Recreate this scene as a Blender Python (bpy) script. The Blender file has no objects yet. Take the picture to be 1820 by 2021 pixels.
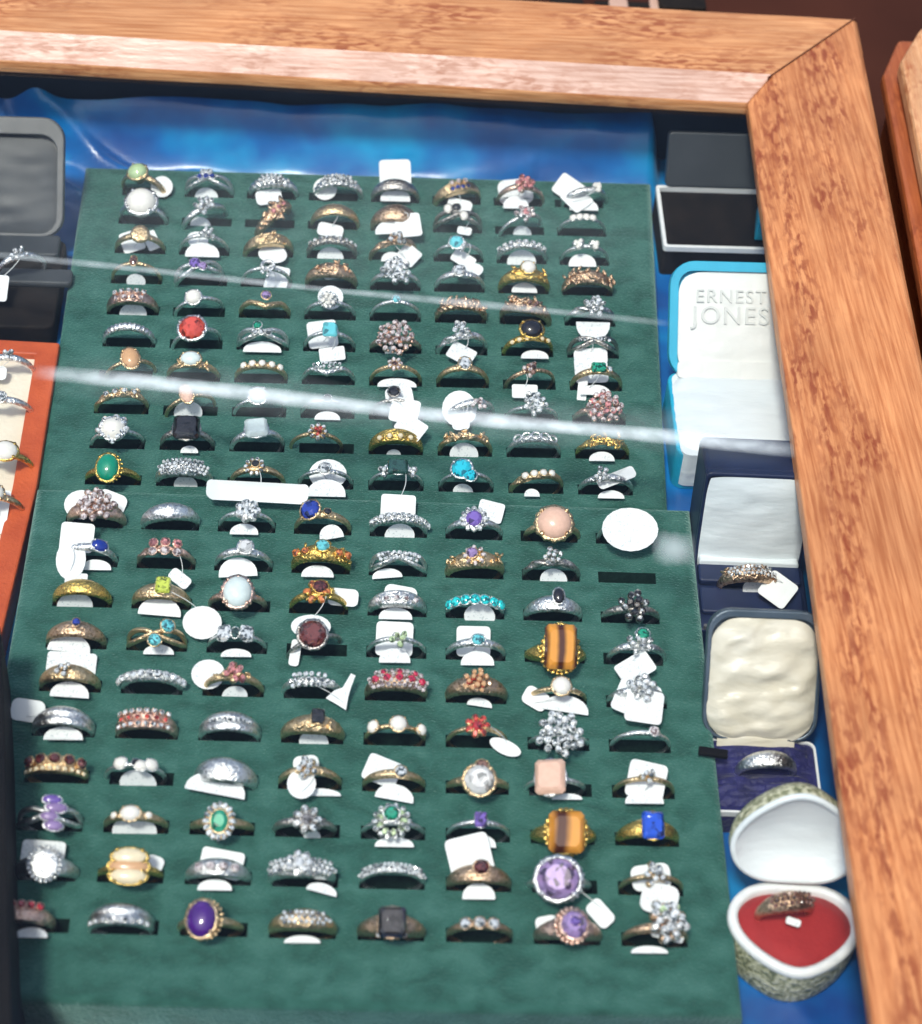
import bpy, math, random
from mathutils import Vector, Matrix, noise
random.seed(7)
S = 0.001          # everything below is written in millimetres
scene = bpy.context.scene
# ------------------------------------------------------------------ camera
TH, PS, RO = math.radians(48), .0841, .0824
CP = Vector((-7.3, -721.1, 612.1)); FF = 4200.0
cf = Vector((math.sin(PS)*math.cos(TH), math.cos(PS)*math.cos(TH), -math.sin(TH)))
_r = cf.cross(Vector((0, 0, 1))).normalized(); _u = _r.cross(cf)
cr = _r*math.cos(RO) + _u*math.sin(RO); cu = -_r*math.sin(RO) + _u*math.cos(RO)
cam = bpy.data.cameras.new('camera'); cam_o = bpy.data.objects.new('camera', cam)
scene.collection.objects.link(cam_o); scene.camera = cam_o
m = Matrix((cr, cu, -cf)).transposed().to_4x4(); m.translation = CP*S
cam_o.matrix_world = m
cam.sensor_fit = 'VERTICAL'; cam.sensor_height = 24; cam.sensor_width = 24
cam.lens = FF/2021*24; cam.clip_start = 0.01; cam.clip_end = 60
cam.dof.use_dof = True; cam.dof.focus_distance = 0.80; cam.dof.aperture_fstop = 8
# ------------------------------------------------------------------ daylight
SUN_EL, SUN_AZ = math.radians(66), math.radians(-152)      # azimuth from +y towards +x
w = bpy.data.worlds.new('World'); scene.world = w; w.use_nodes = True
nt = w.node_tree; bg = nt.nodes['Background']
sky = nt.nodes.new('ShaderNodeTexSky'); sky.sky_type = 'NISHITA'; sky.sun_disc = False
sky.sun_elevation = SUN_EL; sky.sun_rotation = SUN_AZ
sky.air_density = 1.0; sky.dust_density = 3.0; sky.ozone_density = 0.6
nt.links.new(sky.outputs[0], bg.inputs[0]); bg.inputs[1].default_value = 0.15
sun = bpy.data.lights.new('sun', 'SUN'); sun.energy = 2.7; sun.angle = math.radians(8); sun.color = (1, .95, .88)
so = bpy.data.objects.new('sun', sun); scene.collection.objects.link(so)
sd = Vector((math.sin(SUN_AZ)*math.cos(SUN_EL), math.cos(SUN_AZ)*math.cos(SUN_EL), math.sin(SUN_EL)))
so.rotation_euler = sd.to_track_quat('Z', 'Y').to_euler()
vs = scene.view_settings
vs.view_transform = 'Standard'; vs.look = 'None'; vs.gamma = 1; vs.use_curve_mapping = False; vs.exposure = 0.16

# ------------------------------------------------------------------ helpers
def at(x, y, z):
    d = cf + cr*(x-910)/FF - cu*(y-1010.5)/FF
    return CP + d*((z-CP.z)/d.z)
def tag(o, label=None, cat=None, group=None, kind=None):
    if label: o['label'] = label
    if cat: o['category'] = cat
    if group: o['group'] = group
    if kind: o['kind'] = kind
    return o
def empty(name, loc, rz=0, rx=0, label=None, cat=None, group=None):
    o = bpy.data.objects.new(name, None); scene.collection.objects.link(o)
    o.empty_display_size = .005
    o.location = Vector(loc)*S; o.rotation_euler = (rx, 0, rz)
    return tag(o, label, cat, group)
def T(x, y, z): return Matrix.Translation((x, y, z))
def RX(a): return Matrix.Rotation(a, 4, 'X')
def RY(a): return Matrix.Rotation(a, 4, 'Y')
def RZ(a): return Matrix.Rotation(a, 4, 'Z')
class MB:
    def __init__(s): s.v = []; s.f = []; s.m = []; s.sm = []
    def add(s, vs, fs, M=None, mi=0, smooth=True):
        b = len(s.v)
        for p in vs:
            p = Vector(p); s.v.append(M @ p if M else p)
        for f in fs: s.f.append([b+i for i in f]); s.m.append(mi); s.sm.append(smooth)
        return s
    def build(s, name, mats, parent=None, bevel=0, subs=0):
        me = bpy.data.meshes.new(name)
        me.from_pydata([tuple(p*S) for p in s.v], [], s.f)
        if not isinstance(mats, (list, tuple)): mats = [mats]
        for mt in mats: me.materials.append(mt)
        for i, p in enumerate(me.polygons): p.material_index = s.m[i]; p.use_smooth = s.sm[i]
        me.update()
        o = bpy.data.objects.new(name, me); scene.collection.objects.link(o)
        if parent: o.parent = parent
        if bevel:
            b = o.modifiers.new('b', 'BEVEL'); b.width = bevel*S; b.segments = 2; b.limit_method = 'ANGLE'; b.angle_limit = math.radians(40)
        return o
    # solid helpers
    def box(s, x0, x1, y0, y1, z0, z1, M=None, mi=0):
        v = [(x, y, z) for z in (z0, z1) for y in (y0, y1) for x in (x0, x1)]
        return s.add(v, [(0, 2, 3, 1), (4, 5, 7, 6), (0, 1, 5, 4), (2, 6, 7, 3), (0, 4, 6, 2), (1, 3, 7, 5)], M, mi, False)
    def prism(s, pts, z0, z1, M=None, mi=0, smooth=False):
        n = len(pts)
        v = [(p[0], p[1], z0) for p in pts] + [(p[0], p[1], z1) for p in pts]
        f = [(i, (i+1) % n, n+(i+1) % n, n+i) for i in range(n)] + [tuple(range(n, 2*n)), tuple(range(n-1, -1, -1))]
        s.add(v, f[:n], M, mi, smooth); b = len(s.v)-2*n
        for g in f[n:]: s.f.append([b+i for i in g]); s.m.append(mi); s.sm.append(False)
        return s
    def loft(s, loops, M=None, mi=0, smooth=True, cap0=False, cap1=False, closed=True):
        n = len(loops[0]); v = [p for l in loops for p in l]; f = []
        for k in range(len(loops)-1):
            for i in range(n if closed else n-1):
                j = (i+1) % n
                f.append((k*n+i, k*n+j, (k+1)*n+j, (k+1)*n+i))
        if cap0: f.append(tuple(range(n-1, -1, -1)))
        if cap1: f.append(tuple(range((len(loops)-1)*n, len(loops)*n)))
        return s.add(v, f, M, mi, smooth)
    def ball(s, c, r, M=None, mi=0, nu=6, nv=4, sq=(1, 1, 1)):
        L = []
        for j in range(1, nv):
            a = math.pi*j/nv
            L.append([(c[0]+sq[0]*r*math.sin(a)*math.cos(2*math.pi*i/nu), c[1]+sq[1]*r*math.sin(a)*math.sin(2*math.pi*i/nu), c[2]-sq[2]*r*math.cos(a)) for i in range(nu)])
        return s.loft(L, M, mi, True, True, True)
    def gem(s, M, rx, ry, h, n=8, table=.58, mi=0):
        def loop(k, z, off=0): return [(k*rx*math.cos(2*math.pi*(i+off)/n), k*ry*math.sin(2*math.pi*(i+off)/n), z) for i in range(n)]
        a, b, c = loop(.5, -h*.9), loop(1, 0), loop(.98, h*.12)
        d, e = loop(.86, h*.55, .5), loop(table, h)
        s.loft([a, b, c], M, mi, False)
        # zig-zag crown facets
        v = c+d+e; f = []
        for i in range(n):
            j = (i+1) % n
            f += [(i, j, n+i), (j, n+j, n+i), (n+i, n+j, 2*n+j), (n+i, 2*n+j, 2*n+i)]
        f.append(tuple(range(2*n, 3*n)))
        return s.add(v, f, M, mi, False)
    def cab(s, M, rx, ry, h, n=14, k=5, mi=0, pw=1.0):
        L = [[(rx*math.cos(2*math.pi*i/n), ry*math.sin(2*math.pi*i/n), -h*.4) for i in range(n)]]
        for j in range(k):
            a = math.pi/2*j/k
            q = math.cos(a)**pw
            L.append([(rx*q*math.cos(2*math.pi*i/n), ry*q*math.sin(2*math.pi*i/n), h*math.sin(a)) for i in range(n)])
        s.loft(L, M, mi, True, False, True); return s
    def step(s, M, rx, ry, h, mi=0):      # emerald / rectangular cut
        def loop(k, z):
            x, y, c = rx*k, ry*k, min(rx, ry)*.22
            return [(x-c, y, z), (-x+c, y, z), (-x, y-c, z), (-x, -y+c, z), (-x+c, -y, z), (x-c, -y, z), (x, -y+c, z), (x, y-c, z)]
        return s.loft([loop(.7, -h), loop(1, 0), loop(1, h*.35), loop(.86, h*.75), loop(.72, h)], M, mi, False, False, True)
def rrect(w, h, r, n=6, cx=0, cy=0):
    o = []
    for k, (sx, sy) in enumerate(((1, 1), (-1, 1), (-1, -1), (1, -1))):
        for i in range(n+1):
            a = math.pi/2*(k+i/n)
            o.append((cx+sx*(w/2-r)+r*math.cos(a), cy+sy*(h/2-r)+r*math.sin(a)))
    return o
def heart(sc, sharp=.75, n=48):
    o = []
    for i in range(n):
        t = -2*math.pi*i/n
        x = 16*math.sin(t)**3; y = 13*math.cos(t)-5*math.cos(2*t)-2*math.cos(3*t)-math.cos(4*t)
        ex, ey = 16.5*math.sin(t), 13.5*math.cos(t)-1.5
        o.append((sc*(x*sharp+ex*(1-sharp)), sc*(y*sharp+ey*(1-sharp))))
    return o
def inset(pts, d):
    n = len(pts); o = []
    cx = sum(p[0] for p in pts)/n; cy = sum(p[1] for p in pts)/n
    for i in range(n):
        a, b = pts[i-1], pts[(i+1) % n]
        tx, ty = b[0]-a[0], b[1]-a[1]; l = math.hypot(tx, ty) or 1
        o.append((pts[i][0]-ty/l*d, pts[i][1]+tx/l*d))
    return o

# ------------------------------------------------------------------ materials
def mat(name, col, rough=.5, metal=0, spec=.5, **k):
    mt = bpy.data.materials.new(name); mt.use_nodes = True
    b = mt.node_tree.nodes['Principled BSDF']
    b.inputs['Base Color'].default_value = (*col, 1); b.inputs['Roughness'].default_value = rough
    b.inputs['Metallic'].default_value = metal; b.inputs['Specular IOR Level'].default_value = spec
    for kk, v in k.items(): b.inputs[kk.replace('_', ' ')].default_value = v
    return mt
def nn(mt, t): return mt.node_tree.nodes.new(t)
def mottled(name, cols, scale, rough=.5, metal=0, bump=0, stretch=(1, 1, 1), detail=6, pos=None, bscale=None, spec=.5, rot=0, dist=0, **k):
    """colour ramp over noise in object space (units: 1 = 1 mm)"""
    mt = mat(name, cols[0], rough, metal, spec, **k); N = mt.node_tree; L = N.links; b = N.nodes['Principled BSDF']
    tc = nn(mt, 'ShaderNodeTexCoord'); mp = nn(mt, 'ShaderNodeMapping')
    mp.inputs['Scale'].default_value = [1000*q for q in stretch]; mp.inputs['Rotation'].default_value = (0, 0, rot)
    L.new(tc.outputs['Object'], mp.inputs[0])
    nz = nn(mt, 'ShaderNodeTexNoise'); nz.inputs['Scale'].default_value = scale; nz.inputs['Detail'].default_value = detail
    nz.inputs['Distortion'].default_value = dist
    L.new(mp.outputs[0], nz.inputs[0])
    rp = nn(mt, 'ShaderNodeValToRGB'); L.new(nz.outputs[0], rp.inputs[0])
    pos = pos or [.3+.4*i/max(1, len(cols)-1) for i in range(len(cols))]
    while len(rp.color_ramp.elements) < len(cols): rp.color_ramp.elements.new(.5)
    for i, c in enumerate(cols): rp.color_ramp.elements[i].position = pos[i]; rp.color_ramp.elements[i].color = (*c, 1)
    L.new(rp.outputs[0], b.inputs['Base Color'])
    if bump:
        bp = nn(mt, 'ShaderNodeBump'); bp.inputs['Strength'].default_value = 1; bp.inputs['Distance'].default_value = bump*S
        if bscale:
            n2 = nn(mt, 'ShaderNodeTexNoise'); n2.inputs['Scale'].default_value = bscale; n2.inputs['Detail'].default_value = 4
            L.new(mp.outputs[0], n2.inputs[0]); L.new(n2.outputs[0], bp.inputs['Height'])
        else: L.new(nz.outputs[0], bp.inputs['Height'])
        L.new(bp.outputs[0], b.inputs['Normal'])
    return mt
def wood(name, ang, base=((.66, .34, .155), (.46, .19, .07), (.27, .065, .02)), seed=0, stripe=False):
    mt = mat(name, base[0], .38, 0, .5); N = mt.node_tree; L = N.links; b = N.nodes['Principled BSDF']
    tc = nn(mt, 'ShaderNodeTexCoord'); mp = nn(mt, 'ShaderNodeMapping'); mp.inputs['Rotation'].default_value = (0, 0, ang)
    mp.inputs['Location'].default_value = (seed, seed*.7, 0)
    L.new(tc.outputs['Object'], mp.inputs[0])
    def noise_(sc, st, det=6, dis=0):
        q = nn(mt, 'ShaderNodeMapping'); q.inputs['Scale'].default_value = st; L.new(mp.outputs[0], q.inputs[0])
        z = nn(mt, 'ShaderNodeTexNoise'); z.inputs['Scale'].default_value = sc; z.inputs['Detail'].default_value = det; z.inputs['Distortion'].default_value = dis
        L.new(q.outputs[0], z.inputs[0]); return z
    def ramp(z, p0, p1, c0=(0, 0, 0), c1=(1, 1, 1)):
        r = nn(mt, 'ShaderNodeValToRGB'); r.color_ramp.elements[0].position = p0; r.color_ramp.elements[1].position = p1
        r.color_ramp.elements[0].color = (*c0, 1); r.color_ramp.elements[1].color = (*c1, 1); L.new(z.outputs[0], r.inputs[0]); return r
    def mix(f, a, bb, mode='MIX'):
        x = nn(mt, 'ShaderNodeMix'); x.data_type = 'RGBA'; x.blend_type = mode
        L.new(f, x.inputs[0]) if hasattr(f, 'links') else setattr(x.inputs[0], 'default_value', f)
        L.new(a, x.inputs[6]); L.new(bb, x.inputs[7]); return x.outputs[2]
    grain = ramp(noise_(700, (.05, 1, 1), 12, .3), .36, .66, base[0], base[1])
    broad = ramp(noise_(28, (.6, 1, 1), 4, .5), .35, .7, (.85, .82, .8), (1.1, 1.08, 1.05))
    c = mix(1.0, grain.outputs[0], broad.outputs[0], 'MULTIPLY')
    # burr flecks, gathered in loose patches
    fl = ramp(noise_(420, (.36, 1.0, 1), 10, .4), .44, .60)
    pt = ramp(noise_(36, (.5, 1.2, 1), 9, .3), .47, .66)
    ptv = pt.outputs[0]
    if stripe:
        sx = nn(mt, 'ShaderNodeSeparateXYZ'); L.new(tc.outputs['Object'], sx.inputs[0])
        def mth(op, a, b=None):
            x = nn(mt, 'ShaderNodeMath'); x.operation = op
            for i, q in enumerate((a, b)):
                if q is None: continue
                if hasattr(q, 'links'): L.new(q, x.inputs[i])
                else: x.inputs[i].default_value = q
            return x.outputs[0]
        wob = noise_(40, (1, 1, 1), 4)
        c_ = mth('SUBTRACT', sx.outputs[0], mth('MULTIPLY', sx.outputs[1], .0265))
        c_ = mth('ADD', c_, mth('MULTIPLY', mth('SUBTRACT', wob.outputs[0], .5), .02))
        c_ = mth('SUBTRACT', 1, mth('DIVIDE', mth('ABSOLUTE', mth('SUBTRACT', c_, .011)), .0075))
        ptv = mth('MAXIMUM', ptv, mth('MAXIMUM', c_, 0))
    mm = nn(mt, 'ShaderNodeMath'); mm.operation = 'MULTIPLY'; L.new(fl.outputs[0], mm.inputs[0]); L.new(ptv, mm.inputs[1])
    m2 = nn(mt, 'ShaderNodeMath'); m2.operation = 'MULTIPLY'; L.new(mm.outputs[0], m2.inputs[0]); m2.inputs[1].default_value = .85
    dk = nn(mt, 'ShaderNodeRGB'); dk.outputs[0].default_value = (*base[2], 1)
    c = mix(m2.outputs[0], c, dk.outputs[0])
    L.new(c, b.inputs['Base Color'])
    bp = nn(mt, 'ShaderNodeBump'); bp.inputs['Distance'].default_value = .4*S; bp.inputs['Strength'].default_value = .7
    z = noise_(500, (.3, 1, 1), 5, .5); L.new(z.outputs[0], bp.inputs['Height']); L.new(bp.outputs[0], b.inputs['Normal'])
    rr = ramp(noise_(60, (.5, 1, 1), 4), .3, .7, (.32,)*3, (.55,)*3); L.new(rr.outputs[0], b.inputs['Roughness'])
    return mt
M = {}
M['velvet'] = mottled('green_velvet', [(.018, .080, .062), (.029, .115, .091), (.048, .150, .124)], .11, .85, bump=.9, bscale=1.1, detail=12, pos=[.34, .5, .68], stretch=(.8, 1.15, 1), spec=.2, dist=.4)
vb = M['velvet'].node_tree.nodes['Principled BSDF']
vb.inputs['Sheen Weight'].default_value = .55; vb.inputs['Sheen Roughness'].default_value = .4; vb.inputs['Sheen Tint'].default_value = (.55, .85, .78, 1)
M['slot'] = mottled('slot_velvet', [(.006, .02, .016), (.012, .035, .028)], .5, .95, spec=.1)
M['satin'] = mottled('blue_satin', [(.0, .05, .25), (.0, .14, .45), (.0, .33, .66)], .025, .30, bump=.5, bscale=.05, detail=3, spec=.7, Sheen_Weight=.15)
M['satin'].node_tree.nodes['Principled BSDF'].inputs['Anisotropic'].default_value = .5
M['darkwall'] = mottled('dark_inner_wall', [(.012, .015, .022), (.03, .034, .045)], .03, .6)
M['table'] = mottled('brown_table', [(.035, .010, .006), (.06, .018, .010)], .01, .8, spec=.15)
M['whitesatin'] = mottled('white_satin', [(.66, .73, .76), (.77, .81, .83)], .03, .38, bump=1.0, bscale=.12, stretch=(.35, 1, 1), Sheen_Weight=.2)
M['ivory'] = mottled('ivory_satin', [(.66, .68, .66), (.74, .75, .73)], .03, .42, bump=.3, bscale=.2, Sheen_Weight=.2)
M['cream'] = mottled('cream_satin', [(.58, .53, .41), (.72, .68, .58)], .08, .36, bump=1.3, bscale=.11, stretch=(.5, 1, 1), dist=1.2, Sheen_Weight=.2)
M['cyan'] = mottled('cyan_card', [(.01, .33, .52), (.02, .42, .62)], .05, .4)
M['navy'] = mottled('navy_card', [(.006, .013, .045), (.012, .022, .07)], .1, .45)
M['indigo'] = mottled('indigo_velvet', [(.004, .004, .05), (.010, .010, .12)], .15, .6, bump=1.6, bscale=.3, Sheen_Weight=.15)
M['redvelvet'] = mottled('red_velvet', [(.28, .006, .007), (.36, .012, .012)], .1, .75, bump=.3, bscale=.8, Sheen_Weight=.2)
M['brocade'] = mottled('gold_brocade', [(.16, .18, .09), (.50, .49, .30), (.78, .76, .56)], .6, .5, bump=1.0, detail=3, pos=[.36, .5, .62])
M['whitetrim'] = mottled('white_trim', [(.72, .75, .76), (.82, .83, .83)], .3, .4, bump=.2)
M['greycard'] = mottled('grey_card', [(.022, .027, .033), (.05, .056, .062)], .03, .5)
M['blackcard'] = mottled('black_velvet', [(.006, .005, .005), (.016, .012, .010)], .1, .8, spec=.2)
M['greyrim'] = mottled('grey_rim', [(.06, .066, .07), (.12, .12, .12)], .05, .45)
M['steelrim'] = mottled('dark_steel_rim', [(.05, .075, .10), (.10, .13, .17)], .1, .35, .3)
M['orange'] = mottled('orange_leather', [(.42, .06, .015), (.60, .11, .03)], .06, .5, bump=.3, bscale=.8)
M['pad'] = mottled('cream_pad', [(.70, .62, .48), (.80, .73, .60)], .05, .7, bump=.3, bscale=.5)
M['black'] = mottled('bezel_standin_black', [(.003, .003, .004), (.007, .006, .006)], .05, .8, spec=.15)
M['beige'] = mottled('pale_wood', [(.45, .28, .2), (.6, .42, .33)], .05, .5)
# paper of the price tags, with faint illegible pen marks
pm = mottled('tag_paper', [(.76, .79, .80), (.80, .82, .83)], .5, .6)
def pen(mt):
    N = mt.node_tree; L = N.links; b = N.nodes['Principled BSDF']; src = b.inputs['Base Color'].links[0].from_socket
    tc = nn(mt, 'ShaderNodeTexCoord'); mp = nn(mt, 'ShaderNodeMapping'); mp.inputs['Scale'].default_value = (900, 1000, 1000)
    L.new(tc.outputs['Object'], mp.inputs[0])
    wv = nn(mt, 'ShaderNodeTexNoise'); wv.inputs['Scale'].default_value = 1.3; wv.inputs['Detail'].default_value = 2; L.new(mp.outputs[0], wv.inputs[0])
    r = nn(mt, 'ShaderNodeValToRGB'); e = r.color_ramp.elements; e[0].position = .60; e[0].color = (0, 0, 0, 1); e[1].position = .64; e[1].color = (.5, .5, .5, 1)
    L.new(wv.outputs[0], r.inputs[0])
    x = nn(mt, 'ShaderNodeMix'); x.data_type = 'RGBA'; L.new(r.outputs[0], x.inputs[0]); L.new(src, x.inputs[6]); x.inputs[7].default_value = (.30, .38, .42, 1)
    L.new(x.outputs[2], b.inputs['Base Color'])
pen(pm); M['paper'] = pm
M['plain_paper'] = mottled('plain_paper', [(.78, .81, .81), (.82, .84, .84)], .2, .6)
def metal(name, c, d, rough): return mottled(name, [d, c], 1.1, rough+.03, 1, detail=4, bump=.55, pos=[.34, .50])
M['g'] = metal('gold', (.86, .64, .38), (.55, .36, .18), .26)
M['y'] = metal('yellow_gold', (.85, .60, .18), (.50, .30, .07), .22)
M['s'] = metal('silver', (.96, .96, .95), (.50, .49, .48), .26)
M['r'] = metal('rose_gold', (.88, .62, .50), (.55, .30, .22), .26)
M['d'] = metal('dark_silver', (.62, .58, .54), (.20, .18, .16), .28)
M['b'] = metal('brown_gold', (.74, .52, .35), (.32, .18, .09), .27)
GC = dict(white=(.86, .89, .90), pearl=(.86, .83, .77), opal=(.70, .80, .80), pgreen=(.45, .60, .32), ygreen=(.50, .62, .06), emerald=(.0, .26, .15), dgreen=(.005, .05, .04),
          pink=(.62, .22, .22), palepink=(.78, .52, .52), red=(.42, .02, .03), ruby=(.50, .015, .06), scarlet=(.72, .06, .035), orange=(.62, .16, .03), aqua=(.12, .52, .62), cyan=(.0, .45, .72),
          turq=(.0, .56, .66), blue=(.006, .03, .30), royal=(.0, .06, .50), purple=(.16, .09, .38), lilac=(.30, .20, .42), violet=(.07, .012, .20), black=(.012, .010, .012),
          garnet=(.11, .012, .010), brown=(.16, .07, .05), cream=(.84, .72, .50), peach=(.82, .52, .40), tan=(.66, .38, .20), grey=(.22, .21, .22))
_g = {}
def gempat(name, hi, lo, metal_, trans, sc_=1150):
    """cut stone: broken light and dark of its facets painted in as random cells"""
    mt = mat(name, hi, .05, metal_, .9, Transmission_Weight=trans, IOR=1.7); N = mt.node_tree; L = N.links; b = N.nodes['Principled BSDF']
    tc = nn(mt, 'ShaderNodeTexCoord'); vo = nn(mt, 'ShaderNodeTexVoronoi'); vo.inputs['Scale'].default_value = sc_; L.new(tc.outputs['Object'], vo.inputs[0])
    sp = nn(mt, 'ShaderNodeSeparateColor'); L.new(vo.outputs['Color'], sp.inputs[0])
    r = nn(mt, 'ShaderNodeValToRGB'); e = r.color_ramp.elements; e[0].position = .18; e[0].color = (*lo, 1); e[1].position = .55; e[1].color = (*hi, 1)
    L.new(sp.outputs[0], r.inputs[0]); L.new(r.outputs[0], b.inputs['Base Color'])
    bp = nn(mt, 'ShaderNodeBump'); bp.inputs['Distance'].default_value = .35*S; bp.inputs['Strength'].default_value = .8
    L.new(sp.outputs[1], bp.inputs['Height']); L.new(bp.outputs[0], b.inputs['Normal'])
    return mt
def G(c, cut=True, big=False):
    if not cut and c in ('emerald', 'violet', 'purple', 'lilac', 'blue', 'royal', 'turq', 'aqua', 'cyan', 'dgreen', 'black', 'brown', 'garnet', 'pgreen'):
        k = c+'_cab'
        if k not in _g: _g[k] = mottled('cabochon_'+c, [tuple(q*.7 for q in GC[c]), tuple(q*1.15 for q in GC[c])], .25, .08, 0, spec=.8, Coat_Weight=.6)
        return _g[k]
    if big and c in GC and c not in ('pearl', 'cream', 'peach', 'opal', 'tan'):
        k = c+'_big'
        if k not in _g: _g[k] = gempat('large_stone_'+c, tuple(min(1, q*1.7+.02) for q in GC[c]), tuple(q*.35 for q in GC[c]), .1, .25, 520)
        return _g[k]
    if c not in _g:
        if c in ('tiger', 'tigerhalf'):
            mt = mat('tiger_eye', (.5, .2, .03), .12, 0, .7); N = mt.node_tree; L = N.links; b = N.nodes['Principled BSDF']
            tc = nn(mt, 'ShaderNodeTexCoord'); wv = nn(mt, 'ShaderNodeTexWave'); wv.inputs['Scale'].default_value = 52 if c == 'tiger' else 30; wv.inputs['Phase Offset'].default_value = 0 if c == 'tiger' else 1.2; wv.inputs['Distortion'].default_value = 1.2
            wv.inputs['Detail'].default_value = 2; wv.inputs['Detail Scale'].default_value = 2
            L.new(tc.outputs['Object'], wv.inputs[0])
            r = nn(mt, 'ShaderNodeValToRGB'); e = r.color_ramp.elements; e[0].position = .1; e[0].color = (.07, .015, .004, 1); e[1].position = .8; e[1].color = (.72, .30, .04, 1)
            L.new(wv.outputs[0], r.inputs[0]); L.new(r.outputs[0], b.inputs['Base Color'])
        elif c in ('pearl', 'cream', 'peach', 'opal', 'tan'):
            mt = mottled('stone_'+c, [tuple(q*.86 for q in GC[c]), GC[c]], .5, .22, 0, spec=.6)
        elif c == 'white':
            mt = gempat('crystal', (.96, .98, .99), (.10, .12, .13), .35, 0)
        else:
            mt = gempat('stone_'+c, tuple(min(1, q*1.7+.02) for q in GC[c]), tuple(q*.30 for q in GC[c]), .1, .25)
        _g[c] = mt
    return _g[c]

# ------------------------------------------------------------------ the table and what stands behind
tb = MB(); tb.box(-1500, 1500, -900, 1500, -30, -6)
tag(tb.build('table_top', M['table']), kind='structure')
gm = MB(); gm.box(-6000, 6000, -5000, 12000, -760, -740)
tag(gm.build('ground', mottled('ground_paving', [(.10, .07, .055), (.17, .13, .11)], .01, .8)), kind='structure')

# ------------------------------------------------------------------ wooden display case
RA, TA = -.028, -.043
M['b_line'] = mat('joint_dirt', (.10, .03, .012), .8)
case = empty('display_case', (160, 12, -4), label='burr wood framed glass topped display case holding the ring trays', cat='display case')
CI = Vector((162.5, 11.7)); CO = Vector((217, 67.5))
ILB = Vector((149.3, -430)); OLB = Vector((203, -430))
d_in = (Vector((162.5, 11.7))-Vector((-154.7, 25.1))).normalized()
ITL = CI-d_in*520; OTL = CO-d_in*575+Vector((0, 1))
dr = (ILB-CI).normalized(); IBR = CI+dr*475; OBR = Vector((217, 67.5))+Vector((-.034, -1)).normalized()*585
IBL = ITL+Vector((-6, -478)); OBL = OTL+Vector((-8, -590))
inner = [CI, ITL, IBL, IBR]; outer = [CO, OTL, OBL, OBR]
wl = MB()
def rail(i, j, mtl):
    """mitred rail between corners i and j with a chamfered inner lip and eased outer edge"""
    r = MB()
    prof = [(0, 54), (0, 60.5), (.17, 66), (.20, 67.2), (.955, 67.2), (1.0, 64.5), (1.0, 50), (.3, 50)]
    A, B, C_, D = inner[i], inner[j], outer[i], outer[j]
    n = 24; loops = []
    for k in range(n+1):
        t = k/n; L = []
        for (u, z) in prof:
            a = A.lerp(C_, u); b = B.lerp(D, u); p = a.lerp(b, t)
            q = noise.noise(Vector((p.x*.02, p.y*.02, z)))*.5
            L.append((p.x+q-case.location.x/S, p.y+q-case.location.y/S, z+4+q*.3))
        loops.append(L)
    r.loft(loops, None, 0, False, True, True)
    npf = len(prof)
    if i == 0:
        for fi in range(n*npf):
            if fi % npf in (1, 2): r.m[fi] = 1
    return r.build('frame_rail', [mtl, M['lip']], case, bevel=.8)
M['lip'] = wood('pale_lip', 0, base=((.62, .44, .36), (.44, .26, .19), (.30, .12, .06)), seed=5.2)  # paler wood tone for the back rail's inner lip
W_h = wood('burr_wood_back', 0, seed=.3); W_v = wood('burr_wood_side', math.radians(88), base=((.64, .285, .115), (.42, .145, .048), (.22, .038, .011)), seed=1.1, stripe=True)
rail(0, 1, W_h); rail(3, 0, W_v); rail(1, 2, W_v); rail(2, 3, W_h)
lx, ly, lz = 160, 12, -4
for i_ in (0, 1, 2, 3):
    a_, b_ = inner[i_], outer[i_]; n_ = (b_-a_).normalized(); p_ = Vector((-n_.y, n_.x))*.22
    a_ = a_.lerp(b_, .16); b_ = a_.lerp(b_, .97)
    q = MB(); q.prism([(p.x-lx, p.y-ly) for p in (a_-p_, b_-p_, b_+p_, a_+p_)], 66, 67.55-lz); q.build('mitre_joint', M['b_line'], case)
def wallpoly(a, b, c, d, z0, z1, mt, name):
    q = MB(); q.prism([(p[0]-lx, p[1]-ly) for p in (a, b, c, d)], z0-lz, z1-lz); return q.build(name, mt, case)
def lp(i, u): return inner[i].lerp(outer[i], u)
for (i, j, mt) in ((0, 1, W_h), (3, 0, W_v), (1, 2, W_v), (2, 3, W_h)):
    wallpoly(lp(i, .97), lp(j, .97), lp(j, .62), lp(i, .62), -4, 50, mt, 'side_panel')
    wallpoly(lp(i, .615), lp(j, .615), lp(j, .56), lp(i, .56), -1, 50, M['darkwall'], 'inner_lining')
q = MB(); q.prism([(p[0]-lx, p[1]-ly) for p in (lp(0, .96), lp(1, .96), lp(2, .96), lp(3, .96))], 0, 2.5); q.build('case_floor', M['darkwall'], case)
# glass, with painted strips standing in for reflections and haze
gl = mat('case_glass', (1, 1, 1), 0); N = gl.node_tree; N.nodes.clear()
o_ = N.nodes.new('ShaderNodeOutputMaterial'); mx = N.nodes.new('ShaderNodeMixShader'); tr = N.nodes.new('ShaderNodeBsdfTransparent'); gs = N.nodes.new('ShaderNodeBsdfGlossy')
lw = N.nodes.new('ShaderNodeLayerWeight'); lw.inputs[0].default_value = .5
pw = N.nodes.new('ShaderNodeMath'); pw.operation = 'POWER'; pw.inputs[1].default_value = 5; N.links.new(lw.outputs['Facing'], pw.inputs[0])
fr = N.nodes.new('ShaderNodeMath'); fr.operation = 'MULTIPLY_ADD'; fr.inputs[1].default_value = .9; fr.inputs[2].default_value = .018; N.links.new(pw.outputs[0], fr.inputs[0]); tr.inputs[0].default_value = (.97, .985, .98, 1); gs.inputs['Roughness'].default_value = .06
N.links.new(fr.outputs[0], mx.inputs[0]); N.links.new(tr.outputs[0], mx.inputs[1]); N.links.new(gs.outputs[0], mx.inputs[2]); N.links.new(mx.outputs[0], o_.inputs[0])
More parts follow.
